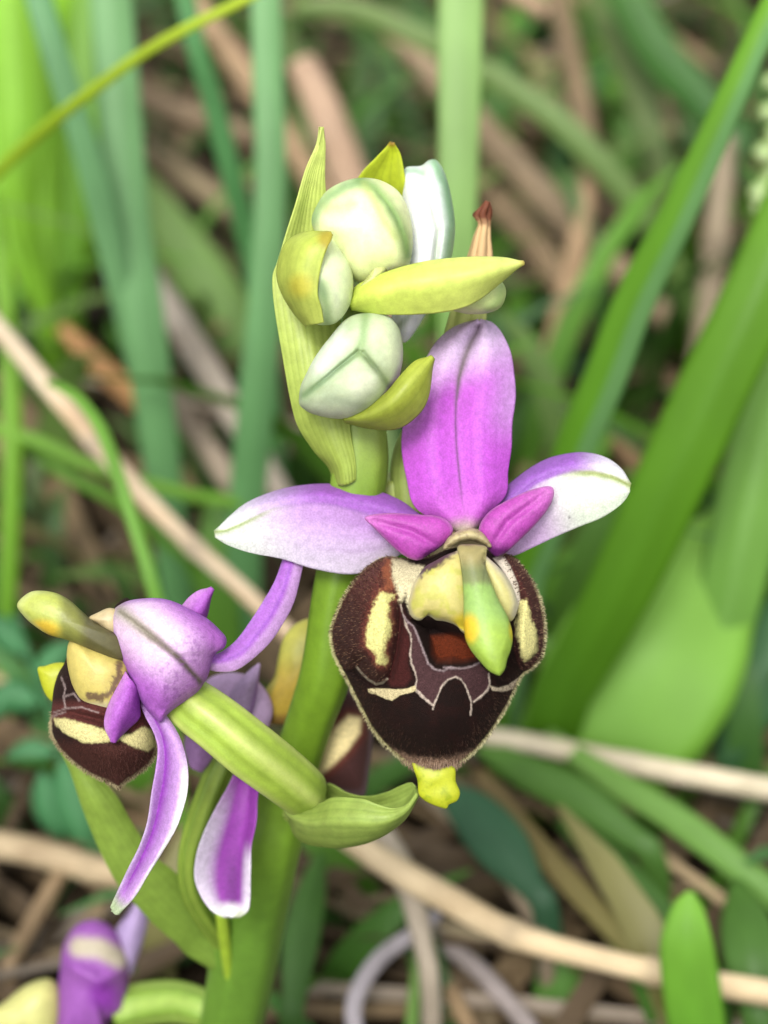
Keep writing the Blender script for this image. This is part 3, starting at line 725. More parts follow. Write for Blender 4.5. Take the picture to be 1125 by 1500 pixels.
inflate('column_hood', z3([(325, 214), (360, 192), (405, 176), (450, 200), (450, 260), (405, 275), (365, 240)]), 10.0, M_COLUMN, lambda P, r: np.tile(L(216, 196, 150), (len(P), 1)), fl2, .06, .1, None, 14, 60)

# ribbed ovary of the left flower
def ov_shape(s, a):
    q_ = np.cos(5 * a + .9 + .8 * s)
    return 1 + .07 * np.sign(q_) * np.abs(q_) ** 1.6
def ov_col(s, a, V):
    k = .5 + .5 * np.cos(5 * a + .9 + .8 * s)
    c = mixc(np.tile(L(168, 196, 74), (len(s), 1)), L(206, 220, 122), k ** 2 * .8)
    return c * (.93 + .14 * vnoise(a * 6, s * 9, 8))[:, None]
tube('ovary', [(262, 1015, 10.2, 64), (285, 1036, 10.16, 76), (320, 1062, 10.12, 80), (365, 1098, 10.15, 82), (410, 1132, 10.3, 78), (440, 1156, 10.5, 72), (450, 1164, 10.7, 60)], M_STEM, ov_col, fl2, 70, 72, ov_shape)

def veins(c, t, n, colr, k, ph=0):
    return mixc(c, colr, (.5 + .5 * np.cos(t * n * math.pi + ph)) ** 6 * k)
def leafcol(c1, c2, nv=6, k=.35, vein=None, tipc=None, tips=.92):
    vein = L(120, 150, 50) if vein is None else vein
    def f(s, t, P):
        c = mixc(np.tile(np.asarray(c1), (len(s), 1)), c2, s)
        c = veins(c, t, nv, vein, k)
        if tipc is not None: c = mixc(c, tipc, sst(tips, 1, s))
        return c * (.92 + .16 * fbm(P[:, 0] / 9, P[:, 1] / 9, 51))[:, None]
    return f
def ribs(nv, amp): return lambda s, t, G: amp * np.cos(t * nv * math.pi)
# clasping bract below the front flower
b_r0 = z5([(430, 800), (500, 790), (552, 772), (572, 722), (640, 754), (700, 764), (760, 752), (808, 730), (842, 719), (856, 732)])
b_r1 = z5([(430, 830), (500, 835), (552, 830), (585, 790), (640, 800), (700, 805), (760, 800), (806, 785), (840, 765), (859, 742)])
b_bot = z5([(455, 840), (468, 885), (510, 914), (560, 922), (600, 925), (650, 920), (700, 908), (760, 880), (820, 832), (863, 762)])
b_r4 = z5([(430, 806), (500, 798), (552, 785), (588, 768), (645, 768), (695, 774), (742, 792), (785, 802), (828, 790), (861, 752)])
loft('bract', [wd(b_r0, [10.9, 10.85, 10.7, 10.55, 10.42, 10.34]), wd(b_r1, [10.92, 10.88, 10.76, 10.6, 10.46, 10.36]), wd(b_bot, [10.8, 10.7, 10.52, 10.38, 10.3, 10.24]), wd(mid(b_r4, b_bot, .55), [10.56, 10.36, 10.16, 10.06, 10.04, 10.16]), wd(b_r4, [10.6, 10.42, 10.2, 10.08, 10.06, 10.16])],
     M_LEAF, leafcol(L(176, 200, 96), L(184, 210, 104), 13, .3, L(126, 162, 64)), orchid, 90, 81, .025, ribs(13, .0012))

# ---------------------------------------------------------------- flower behind the stem
fl3, _ = inflate('flower', [(300, 1000), (340, 985), (380, 1000), (400, 1040), (380, 1080), (330, 1085), (300, 1050)], 11.15, M_PETAL, lambda P, r: np.tile(L(226, 192, 236, .75), (len(P), 1)), orchid, .1, .15, film=True)
tag(fl3, 'half hidden flower behind the stem, its lip showing to one side')
loft('sepal', [wd(z3([(850, 560), (840, 500), (880, 440), (920, 400), (946, 384)]), [11.0, 10.95, 11.0]), wd(z3([(880, 570), (890, 510), (915, 450), (935, 410), (948, 384)]), [10.94, 10.9, 11]), wd(z3([(920, 570), (938, 500), (945, 450), (949, 410), (950, 386)]), [11.0, 10.96, 11.0])], M_PETAL, lambda s, t, P: mixc(np.tile(L(220, 188, 234), (len(s), 1)), L(186, 116, 220), sst(.2, 1, t) * .7), fl3, 40, 21, .03)
loft('petal', [wd(z3([(700, 600), (680, 650), (676, 690), (690, 740)]), 11.05), wd(z3([(760, 620), (735, 670), (720, 720), (712, 765)]), [11, 10.97, 11]), wd(z3([(830, 660), (790, 700), (770, 740), (740, 778)]), 11.05)], M_PETAL, lambda s, t, P: np.tile(L(214, 162, 228), (len(s), 1)), fl3, 30, 15, .03)
def col_hang3(s, t, P):
    c = np.tile(L(186, 84, 206), (len(s), 1))
    c = mixc(c, L(142, 64, 160), np.exp(-((t - .15) / .3) ** 2) * sst(.4, .75, s))
    e = sst(.25, .8, -t) * sst(.0, .45, s) + sst(.3, .75, t - .15 * s) * sst(.4, .6, s)
    c = mixc(c, L(238, 226, 244, .88), np.clip(e, 0, 1)); c = mixc(c, L(242, 242, 240, .88), sst(.86, .95, s))
    c = mixc(c, L(206, 222, 160), sst(.9, 1, s) * sst(.2, .6, t) * .7)
    return c * petal_noise(P, .08, 61)[:, None]
loft('sepal', [wd(z3([(870, 760), (830, 840), (790, 910), (748, 995), (720, 1080), (713, 1165), (735, 1230), (775, 1285), (815, 1305)]), [10.8, 10.72, 10.72, 10.8, 10.85]),
               wd(z3([(890, 775), (865, 855), (845, 930), (820, 1010), (800, 1090), (795, 1170), (805, 1235), (825, 1285), (838, 1309)]), [10.84, 10.82, 10.86, 10.9, 10.9]),
               wd(z3([(920, 800), (915, 870), (905, 950), (890, 1030), (880, 1110), (875, 1185), (872, 1245), (868, 1288), (858, 1310)]), [10.84, 10.82, 10.86, 10.9, 10.9]),
               wd(z3([(950, 820), (942, 880), (938, 960), (920, 1045), (917, 1120), (916, 1190), (915, 1240), (908, 1285), (880, 1308)]), [10.78, 10.7, 10.7, 10.78, 10.85])], M_PETAL, col_hang3, fl3, 80, 41, .03)
def col_col3(P, r):
    c = mixc(np.tile(L(214, 210, 96), (len(P), 1)), L(240, 206, 84), sst(950, 1010, P[:, 1]))
    c = mixc(c, L(150, 160, 80), sst(10, 3, dline(P, [(404, 960), (398, 1000), (385, 1030)])) * .6)
    return mixc(c, L(150, 96, 70), sst(1040, 1056, P[:, 1]) * .7)
inflate('column', [(470, 905), (440, 910), (418, 930), (408, 960), (402, 990), (386, 1015), (376, 1040), (385, 1058), (405, 1062), (430, 1058), (460, 1030), (480, 980), (490, 930)], 11.3, M_COLUMN, col_col3, fl3, .15, .15, None, 24, 80)
CR3 = z1([(-10, 1320), (0, 1270), (40, 1190), (90, 1120), (140, 1075), (195, 1085), (190, 1150), (140, 1220), (80, 1280), (20, 1330)])
def col_lip3(P, r):
    c = mixc(np.tile(L(86, 54, 52), (len(P), 1)), L(140, 116, 122), sst(.8, 1, r) * .8)
    c = mixc(c, L(112, 58, 48), sst(16, 2, sdpoly(P, CR3)))
    return mixc(c, L(246, 226, 166, .8), sst(4, -6, sdpoly(P, CR3)))
inflate('lip', z1([(60, 960), (140, 955), (190, 1005), (225, 1080), (240, 1150), (236, 1220), (226, 1300), (214, 1385), (190, 1410), (100, 1400), (0, 1350), (-60, 1280), (-60, 1150), (-10, 1020)]), 11.55, M_LIP, col_lip3, fl3, .35, .25, None, 40, 120)
tube('ovary', [(330, 1110, 11.1, 36), (312, 1150, 11.15, 38), (290, 1210, 11.25, 36), (276, 1265, 11.35, 30), (285, 1320, 11.5, 26), (330, 1390, 11.9, 24)], M_STEM, lambda s, a, V: mixc(np.tile(L(156, 182, 72), (len(s), 1)), L(120, 150, 52), .5 + .5 * np.cos(6 * a)), fl3, 40, 32, lambda s, a: 1 + .08 * np.cos(6 * a))
# long bract crossing below the left flower, its base clasping the stem
loft('bract', [wd(z3([(830, 1530), (690, 1450), (640, 1400), (560, 1330), (490, 1255), (420, 1170), (350, 1030), (300, 905), (262, 790), (225, 700)]), [12.0, 11.7, 11.4, 11.1, 10.95]),
               wd(z3([(840, 1500), (735, 1405), (690, 1335), (620, 1265), (545, 1180), (475, 1090), (405, 970), (345, 870), (290, 775), (225, 698)]), [11.95, 11.62, 11.3, 11.02, 10.93]),
               wd(z3([(850, 1480), (800, 1390), (762, 1295), (705, 1210), (640, 1142), (560, 1078), (480, 955), (420, 855), (330, 765), (227, 697)]), [12.0, 11.7, 11.4, 11.1, 10.95])], M_LEAF, leafcol(L(150, 186, 76), L(168, 198, 84), 7, .25, L(122, 160, 56)), orchid, 90, 41, .03, ribs(7, .0015))
tube('bract_tip', [(324, 1335, 11.45, 18), (328, 1370, 11.6, 18), (333, 1410, 11.8, 16), (338, 1440, 11.95, 14)], M_STEM, lambda s, a, V: np.tile(L(170, 200, 60), (len(s), 1)), orchid, 20, 14)

# ---------------------------------------------------------------- lowest flower, far below
fl4, _ = inflate('flower', z6([(235, 650), (250, 545), (300, 470), (370, 446), (430, 470), (470, 520), (502, 600), (502, 700), (490, 810), (420, 850), (400, 930), (230, 940), (222, 800)]), 13.0, M_PETAL,
                 lambda P, r: mixc(mixc(np.tile(L(184, 108, 206), (len(P), 1)), L(166, 72, 196), sst(34, 10, np.hypot(P[:, 0] - 152, P[:, 1] - 1458))), L(226, 214, 186), sst(24, 6, dline(P, z6([(310, 555), (390, 560), (470, 600)])))), orchid, .32, .3, None, 40, 100,
                 lambda P, r: .07 * np.exp(-(dline(P, z6([(290, 640), (390, 690), (490, 640)])) / 12) ** 2))
tag(fl4, 'lowest purple flower, far below the others and out of focus')
loft('sepal', [wd(z6([(470, 640), (455, 500), (498, 432), (535, 382)]), 13.0), wd(z6([(500, 660), (505, 530), (530, 450), (542, 380)]), [12.95, 12.9, 12.95]), wd(z6([(515, 660), (560, 530), (578, 440), (550, 384)]), 13.0)], M_PETAL, lambda s, t, P: np.tile(L(208, 182, 232), (len(s), 1)), fl4, 30, 17, .04)
inflate('lip', z6([(-60, 800), (10, 775), (60, 735), (120, 695), (200, 680), (240, 740), (240, 860), (200, 940), (0, 960), (-80, 900)]), 13.0, M_COLUMN, lambda P, r: np.tile(L(224, 222, 140), (len(P), 1)) * (.85 + .3 * fbm(P[:, 0] / 10, P[:, 1] / 10, 7))[:, None], fl4, .25, .25, None, 30, 80)
tube('ovary', [(175, 1480, 13.0, 56), (215, 1470, 12.95, 58), (260, 1468, 12.8, 56), (300, 1478, 12.6, 50), (335, 1490, 12.55, 40)], M_STEM, lambda s, a, V: mixc(np.tile(L(168, 198, 92), (len(s), 1)), L(134, 170, 62), .5 + .5 * np.cos(6 * a)), fl4, 30, 32, lambda s, a: 1 + .08 * np.cos(6 * a))

# ---------------------------------------------------------------- buds and bracts at the top
YG, YG2 = L(196, 214, 92), L(178, 204, 74)
# long bract wrapping the left side of the buds
rl = z2([(306, 1520), (286, 1450), (225, 1380), (160, 1280), (128, 1170), (92, 970), (62, 790), (54, 665), (75, 600), (112, 478), (150, 360), (190, 222), (236, 118), (254, 46)])
rm = z2([(352, 1520), (338, 1445), (297, 1350), (255, 1230), (230, 1120), (205, 970), (180, 800), (160, 665), (165, 600), (180, 478), (195, 360), (220, 240), (250, 130), (255, 45)])
rr_ = z2([(398, 1500), (396, 1420), (376, 1310), (365, 1200), (355, 1100), (345, 970), (330, 800), (310, 665), (300, 600), (290, 478), (278, 360), (270, 250), (272, 130), (258, 46)])
loft('bract', [wd(rl, [10.43, 10.4, 10.32, 10.26, 10.25, 10.22, 10.2, 10.16, 10.12, 10.11, 10.1]), wd(rm, [10.262, 10.235, 10.19, 10.17, 10.2, 10.24, 10.28, 10.26, 10.2, 10.14, 10.12]), wd(rr_, [10.25, 10.228, 10.2, 10.24, 10.28, 10.32, 10.35, 10.3, 10.25, 10.16, 10.12])], M_LEAF,
     leafcol(L(172, 194, 84, .7), L(216, 230, 124, .8), 9, .3, L(136, 164, 62)), orchid, 120, 51, .03, ribs(9, .0012))
# hidden-side bract behind the front flower
loft('bract', [wd([(580, 760), (575, 720), (572, 690), (578, 655), (592, 625)], [10.6, 10.6, 10.6]), wd([(600, 760), (597, 715), (596, 690), (602, 655), (608, 630)], [10.55, 10.54, 10.55]), wd([(640, 760), (640, 720), (640, 690), (640, 660), (640, 630)], 10.6)], M_LEAF, leafcol(L(196, 214, 120), L(176, 200, 90), 5, .25), orchid, 40, 21, .03)
def seam_patch_col(base, lines, green, w):
    def f(P, r):
        c = np.tile(np.asarray(base), (len(P), 1))
        for l, k, ww, gcol_ in lines:
            dd = dline(P, l)
            c = mixc(c, gcol_, np.exp(-(dd / ww) ** 2) * k)
        return c * (.88 + .24 * fbm(P[:, 0] / 9, P[:, 1] / 9, 71))[:, None]
    return f
zD = lambda l: [(420 + x / 5.625, 170 + y / 5.625) for x, y in l]
# big upper bud
bb = z2([(215, 420), (235, 370), (275, 310), (345, 270), (420, 254), (500, 265), (570, 308), (612, 380), (632, 480), (626, 580), (596, 640), (500, 670), (420, 690), (350, 640), (280, 540), (225, 470)])
s1 = zD([(210, 860), (260, 740), (360, 650), (480, 580), (580, 545)]); s2 = zD([(600, 520), (720, 590), (830, 720), (910, 850), (970, 1010), (1000, 1150)])
s3 = zD([(640, 560), (720, 700), (800, 860), (900, 1000)])
bud1, _ = inflate('bud', bb, 10.12, M_BUD, seam_patch_col(L(240, 246, 186, .85), [(s1, .85, 11, L(154, 200, 132)), (s2, .9, 11, L(140, 184, 100)), (s3, .5, 6, L(206, 224, 120)), (zD([(330, 760), (440, 760), (540, 720)]), .5, 9, L(212, 230, 140))], GRN, 6), orchid, .36, .34, z2([(430, 460)])[0], 50, 140,
                  lambda P, r: -.018 * np.exp(-(dline(P, s2) / 3.5) ** 2) * (1 - r ** 6) - .018 * np.exp(-(dline(P, s1) / 3.5) ** 2) * (1 - r ** 6))
# its bract
loft('bract', [wd(z2([(400, 420), (392, 300), (420, 235), (480, 172), (538, 112)]), [10.5, 10.4, 10.3]), wd(z2([(500, 420), (495, 310), (508, 240), (530, 170), (545, 110)]), [10.6, 10.45, 10.3]), wd(z2([(620, 460), (612, 350), (602, 270), (582, 160), (553, 112)]), [10.5, 10.38, 10.28])], M_LEAF, leafcol(L(204, 218, 70, .75), L(200, 214, 44, .75), 5, .2, None, L(176, 140, 40), .93), orchid, 50, 31, .03)
# white opening bud on the right
wb = z2([(560, 900), (545, 830), (575, 600), (585, 400), (590, 280), (600, 214), (665, 205), (700, 181), (733, 184), (765, 238), (790, 330), (806, 450), (796, 560), (765, 680), (700, 790), (640, 890), (595, 935)])
e1 = z2([(675, 195), (690, 300), (740, 470), (720, 640)]); e2 = z2([(720, 185), (770, 290), (795, 440), (780, 580), (700, 770)]); e3 = z2([(595, 225), (640, 225), (670, 235)]); e4 = z2([(570, 870), (620, 820), (650, 780)])
inflate('bud', wb, 10.48, M_BUD, seam_patch_col(L(242, 244, 246, .85), [(e2, .9, 12, L(134, 190, 132)), (e1, .5, 5, L(206, 228, 176)), (e3, .8, 7, L(170, 210, 170)), (e4, .6, 4, L(170, 196, 160))], GRN, 5), orchid, .25, .25, z2([(690, 520)])[0], 44, 120,
        lambda P, r: -.05 * np.exp(-(dline(P, e1) / 5) ** 2) * (1 - r ** 4))
# withered bract tip
loft('bract', [wd(z2([(760, 900), (800, 760), (850, 600), (880, 500), (902, 440), (878, 408), (905, 380), (936, 352)]), [10.5, 10.6, 10.55]), wd(z2([(840, 900), (870, 760), (900, 600), (918, 500), (926, 440), (918, 408), (930, 380), (940, 352)]), [10.42, 10.54, 10.5]), wd(z2([(930, 900), (940, 760), (960, 600), (952, 500), (952, 440), (960, 400), (956, 375), (945, 354)]), [10.5, 10.6, 10.56])], M_STRAW,
     lambda s, t, P: mixc(mixc(np.tile(L(214, 222, 130), (len(s), 1)), L(226, 188, 136), sst(.42, .56, s)), L(120, 66, 44), sst(.78, .88, s + .1 * (fbm(P[:, 0] / 4, P[:, 1] / 4) - .5))), orchid, 60, 21, .03, lambda s, t, G: .015 * np.sin(9 * t + 5 * s))
# left bud half wrapped by its own bract
lb = z2([(100, 560), (130, 515), (190, 480), (245, 492), (300, 500), (345, 560), (374, 610), (387, 690), (372, 780), (325, 845), (270, 862), (200, 845), (130, 785), (86, 700), (82, 630)])
inflate('bud', lb, 9.95, M_BUD, seam_patch_col(L(222, 234, 186, .85), [(z2([(255, 700), (275, 780), (280, 850)]), .8, 10, L(150, 182, 116)), (z2([(250, 690), (262, 740)]), .6, 8, L(130, 164, 110)), (z2([(330, 560), (310, 700), (330, 840)]), .4, 5, L(236, 242, 214))], GRN, 5), orchid, .26, .3, z2([(240, 670)])[0], 40, 110)
loft('bract', [wd(z2([(190, 868), (140, 810), (92, 730), (72, 650), (90, 560), (122, 508), (190, 478), (250, 482)]), [9.98, 9.92, 9.92, 9.8]), wd(z2([(215, 858), (190, 800), (165, 730), (155, 650), (165, 580), (190, 530), (235, 500), (292, 484)]), [9.82, 9.7, 9.68, 9.72]), wd(z2([(265, 850), (255, 790), (240, 730), (248, 650), (262, 590), (280, 540), (296, 510), (302, 487)]), [9.76, 9.66, 9.64, 9.7])], M_LEAF,
     lambda s, t, P: mixc(mixc(leafcol(L(196, 208, 100, .75), L(200, 216, 90, .75), 5, .15)(s, t, P), L(226, 214, 76), sst(26, 6, np.hypot(P[:, 0] - 442, P[:, 1] - 418)) * .8), L(206, 180, 60), sst(22, 6, np.hypot(P[:, 0] - 480, P[:, 1] - 352)) * .8), orchid, 60, 31, .03)
# horizontal bract with the bud it carries
inflate('bud', z2([(760, 700), (860, 650), (960, 660), (1005, 690), (1016, 735), (992, 790), (930, 814), (850, 815), (780, 800), (680, 800), (640, 760)]), 10.1, M_BUD, seam_patch_col(L(210, 224, 150, .85), [(z2([(940, 805), (990, 760), (1000, 700)]), .6, 8, L(160, 196, 116))], GRN, 5), orchid, .18, .25, None, 30, 90)
loft('bract', [wd(z2([(378, 740), (400, 700), (460, 668), (560, 630), (680, 600), (800, 585), (920, 580), (1020, 585), (1084, 604)]), [10.05, 9.92, 9.86, 9.86, 9.9]), wd(z2([(376, 775), (420, 750), (490, 725), (580, 700), (690, 680), (800, 665), (910, 645), (1010, 622), (1087, 605)]), [9.98, 9.8, 9.72, 9.74, 9.88]), wd(z2([(385, 800), (430, 808), (500, 816), (600, 818), (720, 812), (820, 795), (900, 760), (990, 690), (1085, 608)]), [10.05, 9.9, 9.84, 9.86, 9.9])], M_LEAF,
     leafcol(L(214, 230, 100, .85), L(222, 232, 130, .85), 5, .12, L(186, 208, 80, .8), L(230, 210, 110), .96), orchid, 80, 41, .03)
inflate('bud_stalk', z2([(400, 720), (440, 665), (480, 592), (525, 596), (532, 625), (500, 670), (470, 720)]), 9.98, M_BUD, lambda P, r: np.tile(L(226, 232, 150), (len(P), 1)), orchid, .1, .15, None, 16, 60)
# lower round bud
ub = z2([(163, 1180), (168, 1120), (186, 1075), (232, 988), (292, 908), (350, 842), (412, 814), (512, 815), (572, 868), (592, 960), (580, 1060), (545, 1130), (472, 1202), (390, 1242), (305, 1246), (222, 1228), (180, 1205)])
u1 = z2([(412, 972), (430, 900), (436, 820)]); u2 = z2([(405, 972), (320, 1040), (250, 1100), (185, 1150)]); u3 = z2([(425, 975), (480, 1040), (515, 1090), (535, 1120)]); u4 = z2([(280, 1160), (350, 1175), (430, 1190)])
inflate('bud', ub, 9.98, M_BUD, seam_patch_col(L(216, 230, 190, .7), [(u1, .75, 8, L(156, 194, 124)), (u2, .9, 6.5, L(90, 132, 72)), (u3, .9, 6, L(72, 108, 54)), (u2, .45, 16, L(176, 204, 150)), (u3, .4, 14, L(184, 206, 140)), (u4, .4, 7, L(170, 190, 160)), (z2([(250, 1020), (330, 910)]), .7, 16, L(238, 246, 232, .8)), (z2([(400, 1110), (450, 1090)]), .7, 14, L(244, 248, 220, .85)), (z2([(510, 900), (540, 980)]), .5, 16, L(236, 244, 200, .8)), (z2([(360, 900), (385, 850)]), .35, 8, L(170, 204, 140))], GRN, 5), orchid, .34, .3, z2([(390, 1020)])[0], 50, 140,  # cream-white patch on the lower segment paints in the light falling there
        lambda P, r: -.03 * sum(np.exp(-(dline(P, l) / 3.2) ** 2) for l in (u2, u3)) * (1 - r ** 5) - .012 * np.exp(-(dline(P, u1) / 5) ** 2) * (1 - r ** 5))
# its bract, cupped below on the right
loft('bract', [wd(z2([(345, 1235), (430, 1205), (520, 1140), (580, 1070), (640, 1010), (706, 990)]), [10.0, 9.84, 9.8, 9.86]), wd(z2([(350, 1248), (450, 1238), (545, 1190), (610, 1125), (665, 1060), (712, 995)]), [9.95, 9.76, 9.74, 9.84]), wd(z2([(360, 1262), (440, 1285), (560, 1290), (645, 1240), (695, 1160), (716, 1005)]), [10.05, 9.94, 9.9, 9.88])], M_LEAF, leafcol(L(170, 184, 70, .65), L(194, 206, 80, .7), 5, .2), orchid, 60, 31, .03)

# ================================================================ meadow behind the orchid
def ground_ext(C, end, bend=.3):
    """carry one end of a stalk down to the soil"""
    C = C if end == 'last' else C[::-1]
    e = C[-1]; t = C[-1] - C[-2]; t = t / np.linalg.norm(t)
    h = max(e[2], .05)
    th = np.array([t[0], t[1], 0]) * h * bend
    mid_ = e + t * h * .35
    gp = e + th; gp[2] = -.35
    mid_[2] = max(mid_[2], .2)
    ex = spline([e, (e * .5 + mid_ * .5), mid_ * .6 + gp * .4, gp], 10)[1:]
    out = np.vstack([C, ex])
    return out if end == 'last' else out[::-1]

def path3(pts, n=26):
    q = np.array([(p[0], p[1], p[2] if p[2] > 0 else gd(p[1]) + p[2], p[3]) for p in pts], float)
    q = spline(q, n)
    return at(q[:, :3]), q[:, 3] * q[:, 2] / FOCUS / PXCM

GB = 'grass blades around the orchid'; GS = 'dry straws lying in the grass'
def blade(label, pts, c1, c2, end='last', fold=.25, twist=0., name='grass_shoot', cat='grass', group=GB, taper=False, keel=None):
    C, w = path3(pts)
    n0 = len(C)
    if end:
        C2 = ground_ext(C, end)
        ex = len(C2) - n0
        w = np.concatenate([w, np.full(ex, w[-1])]) if end == 'last' else np.concatenate([np.full(ex, w[0]), w])
        C = C2
    T, S, N = frames(C)
    S2 = S * math.cos(twist) + N * math.sin(twist); N2 = -S * math.sin(twist) + N * math.cos(twist)
    K = 11; t = np.linspace(-1, 1, K)
    if taper: w = w * 1.0
    G = C[:, None] + S2[:, None] * (t[None, :, None] * w[:, None, None] / 2) + N2[:, None] * ((np.abs(t) - .4)[None, :, None] * w[:, None, None] * fold * .5)
    V, F = sheet_geo(G, .03)
    s = np.repeat(np.linspace(0, 1, len(C)), K); tt = np.tile(t, len(C))
    c = mixc(np.tile(np.asarray(c1), (len(s), 1)), c2, s)
    if keel is not None: c = mixc(c, keel, sst(.0, .25, tt))
    c = veins(c, tt, 8, c2 * .8, .15)
    c = c * (.9 + .2 * vnoise(s * 9, tt * 2 + 5, 3))[:, None]
    base = C[-1] if end == 'last' else C[0] if end == 'first' else C.mean(0)
    o = add(name, V, F, np.vstack([c, c]), M_GRASS, origin=base)
    return tag(o, label, cat, group)

def straw(label, pts, c1, c2, end=None, nodes=(.3, .7), name='dry_straw', cat='straw', group=GS, mat=None):
    C, w = path3(pts, 40); n0 = len(C)
    if end:
        C = ground_ext(C, end); ex = len(C) - n0
        w = np.concatenate([w, np.full(ex, w[-1])]) if end == 'last' else np.concatenate([np.full(ex, w[0]), w])
    s0 = np.linspace(0, 1, len(C))
    w = w * (1 + sum(.25 * np.exp(-((s0 - k) / .012) ** 2) for k in nodes))
    V, F, s, a = tube_geo(C, w / 2, 12, lambda s, a: 1 + .06 * np.cos(5 * a + 3 * s))
    c = mixc(np.tile(np.asarray(c1), (len(s), 1)), c2, fbm(s * 14, a * 1.2 + 3, 6))
    for k in nodes: c = mixc(c, np.asarray(c1) * .45, np.exp(-((s - k) / .012) ** 2) * .6)
    base = C[-1] if end == 'last' else C[0] if end == 'first' else C.mean(0)
    o = add(name, V, F, np.vstack([c, c[:1], c[-1:]]), mat or M_STRAW, origin=base)
    return tag(o, label, cat, group)

BLUE, BLUE2 = L(130, 180, 118, .66), L(98, 154, 92, .64)
BRT, BRT2 = L(118, 178, 40), L(92, 152, 30)
PALE = L(160, 200, 116)
TAN, TAN2 = L(214, 190, 152), L(172, 146, 112)
CREAM, GREY = L(232, 218, 190), L(176, 168, 160)
blade('broad blue-green grass blade standing behind the tan straw', [(158, -60, 18, 62), (172, 120, 18, 64), (186, 300, 18, 64), (212, 480, 18.2, 62), (232, 640, 18.6, 56), (250, 780, 19, 50)], BLUE, BLUE2)
blade('narrow blue-green blade slanting into the broad blue-green blade', [(40, -60, 17, 40), (72, 50, 17, 40), (110, 170, 17.2, 40), (140, 270, 17.5, 42), (172, 400, 18, 40), (200, 520, 18.6, 36)], L(120, 178, 120), BLUE)
blade('upright blue-green blade close beside the long bud bract', [(388, -60, 17, 46), (392, 100, 17, 46), (396, 250, 17, 46), (390, 420, 17.2, 50), (376, 580, 17.6, 54), (362, 730, 18.2, 54)], BLUE, BLUE2)
blade('slim dark green blade leaning into the upright blue-green blade', [(262, -50, 18, 30), (285, 60, 18, 30), (312, 150, 18.2, 32), (340, 260, 18.5, 32), (368, 370, 19, 32), (384, 480, 19.4, 30)], L(86, 152, 84), BLUE2)
blade('thin yellow-green blade bowing across the blue-green blades', [(420, -34, 14.6, 11), (350, 4, 14.7, 14), (280, 38, 14.8, 15), (210, 78, 15, 16), (150, 122, 15.3, 17), (90, 168, 15.8, 18), (20, 230, 16.6, 18), (-80, 330, 17.6, 18)], L(186, 208, 50, .8), L(150, 196, 50), fold=.1)
blade('broad fresh green leaf behind the broad blue-green blade', [(70, -120, 24, 150), (62, 60, 24, 190), (60, 200, 24, 200), (70, 330, 24, 160), (84, 450, 24, 70)], L(150, 204, 56, .8), L(124, 182, 44, .75), fold=.3, name='broad_leaf', cat='leaf')
blade('light green leaf with upright edge beside the thin yellow-green blade', [(10, -120, 22, 60), (20, 50, 22, 74), (28, 200, 22, 70), (34, 320, 22.4, 50), (66, 450, 23, 36)], L(150, 204, 64, .75), L(126, 182, 46, .7), fold=.5, name='broad_leaf', cat='leaf')
blade('green leaf edge showing between the two blue-green blades', [(150, -90, 23, 70), (140, 60, 23, 80), (128, 200, 23, 70), (112, 330, 23.2, 44), (96, 470, 23.5, 26)], L(126, 182, 52), L(104, 160, 38), name='broad_leaf', cat='leaf')
blade('wide pale green blade rising behind the white bud', [(676, -80, 15.5, 66), (674, 60, 15.5, 66), (672, 200, 15.5, 60), (670, 330, 15.6, 56), (668, 480, 15.9, 52), (664, 640, 16.5, 46)], PALE, L(140, 186, 98), fold=.12)
blade('glossy two-toned folded green blade slanting past the grey-brown stalk', [(1160, -50, 13.6, 36), (1108, 60, 13.6, 40), (1050, 190, 13.8, 46), (990, 320, 14.1, 54), (930, 440, 14.5, 60), (884, 560, 14.9, 62), (845, 650, 15.3, 60), (790, 800, 16.2, 54)], BRT, L(98, 158, 40), fold=.45, keel=L(132, 188, 112))
blade('thick green blade slanting below the glossy folded blade', [(1190, 230, 15, 90), (1110, 430, 15, 100), (1040, 580, 15.2, 106), (975, 720, 15.5, 104), (905, 870, 16, 96), (840, 990, 16.6, 84)], L(108, 164, 26), L(86, 142, 28), fold=.3)
blade('olive green blade arching over above the glossy folded blade', [(430, 10, 23, 22), (520, 14, 23, 30), (610, 52, 23, 34), (720, 110, 22.6, 36), (820, 180, 22.4, 38), (900, 262, 22.4, 38), (965, 350, 22.6, 36), (1010, 440, 23, 32)], L(134, 160, 92), L(112, 150, 72))
blade('dark green blade crossing behind the glossy folded blade', [(900, -40, 25, 60), (960, 70, 25, 60), (1020, 140, 25, 56), (1090, 230, 25, 50)], L(84, 136, 56), L(64, 116, 50), end=None)
blade('dull olive blade above the arching olive blade', [(860, -60, 26, 40), (905, 40, 26, 62), (935, 110, 26, 60), (955, 200, 26, 36)], L(124, 150, 84), L(110, 130, 74))
blade('wide soft green leaf behind the dark brown lip', [(1062, 740, 17.6, 20), (1046, 790, 17.4, 100), (1004, 870, 17.2, 220), (955, 960, 17.0, 270), (900, 1050, 17.0, 260), (850, 1120, 17.1, 210), (810, 1190, 17.4, 140)], L(140, 192, 74, .7), L(118, 174, 58, .7), end=None, fold=.1, name='broad_leaf', cat='leaf')
blade('upright light green leaf beside the wide soft leaf', [(1160, 480, 17, 60), (1120, 640, 17, 96), (1085, 800, 17, 100), (1050, 960, 17.2, 80), (1020, 1080, 17.4, 40)], L(138, 190, 84), L(110, 166, 66), fold=.5, name='broad_leaf', cat='leaf')
blade('dark blue-green leaf below the upright light leaf', [(1190, 860, 17.4, 80), (1130, 960, 17.4, 110), (1090, 1040, 17.4, 90), (1070, 1100, 17.4, 40)], L(66, 118, 66), L(54, 100, 54), name='broad_leaf', cat='leaf')
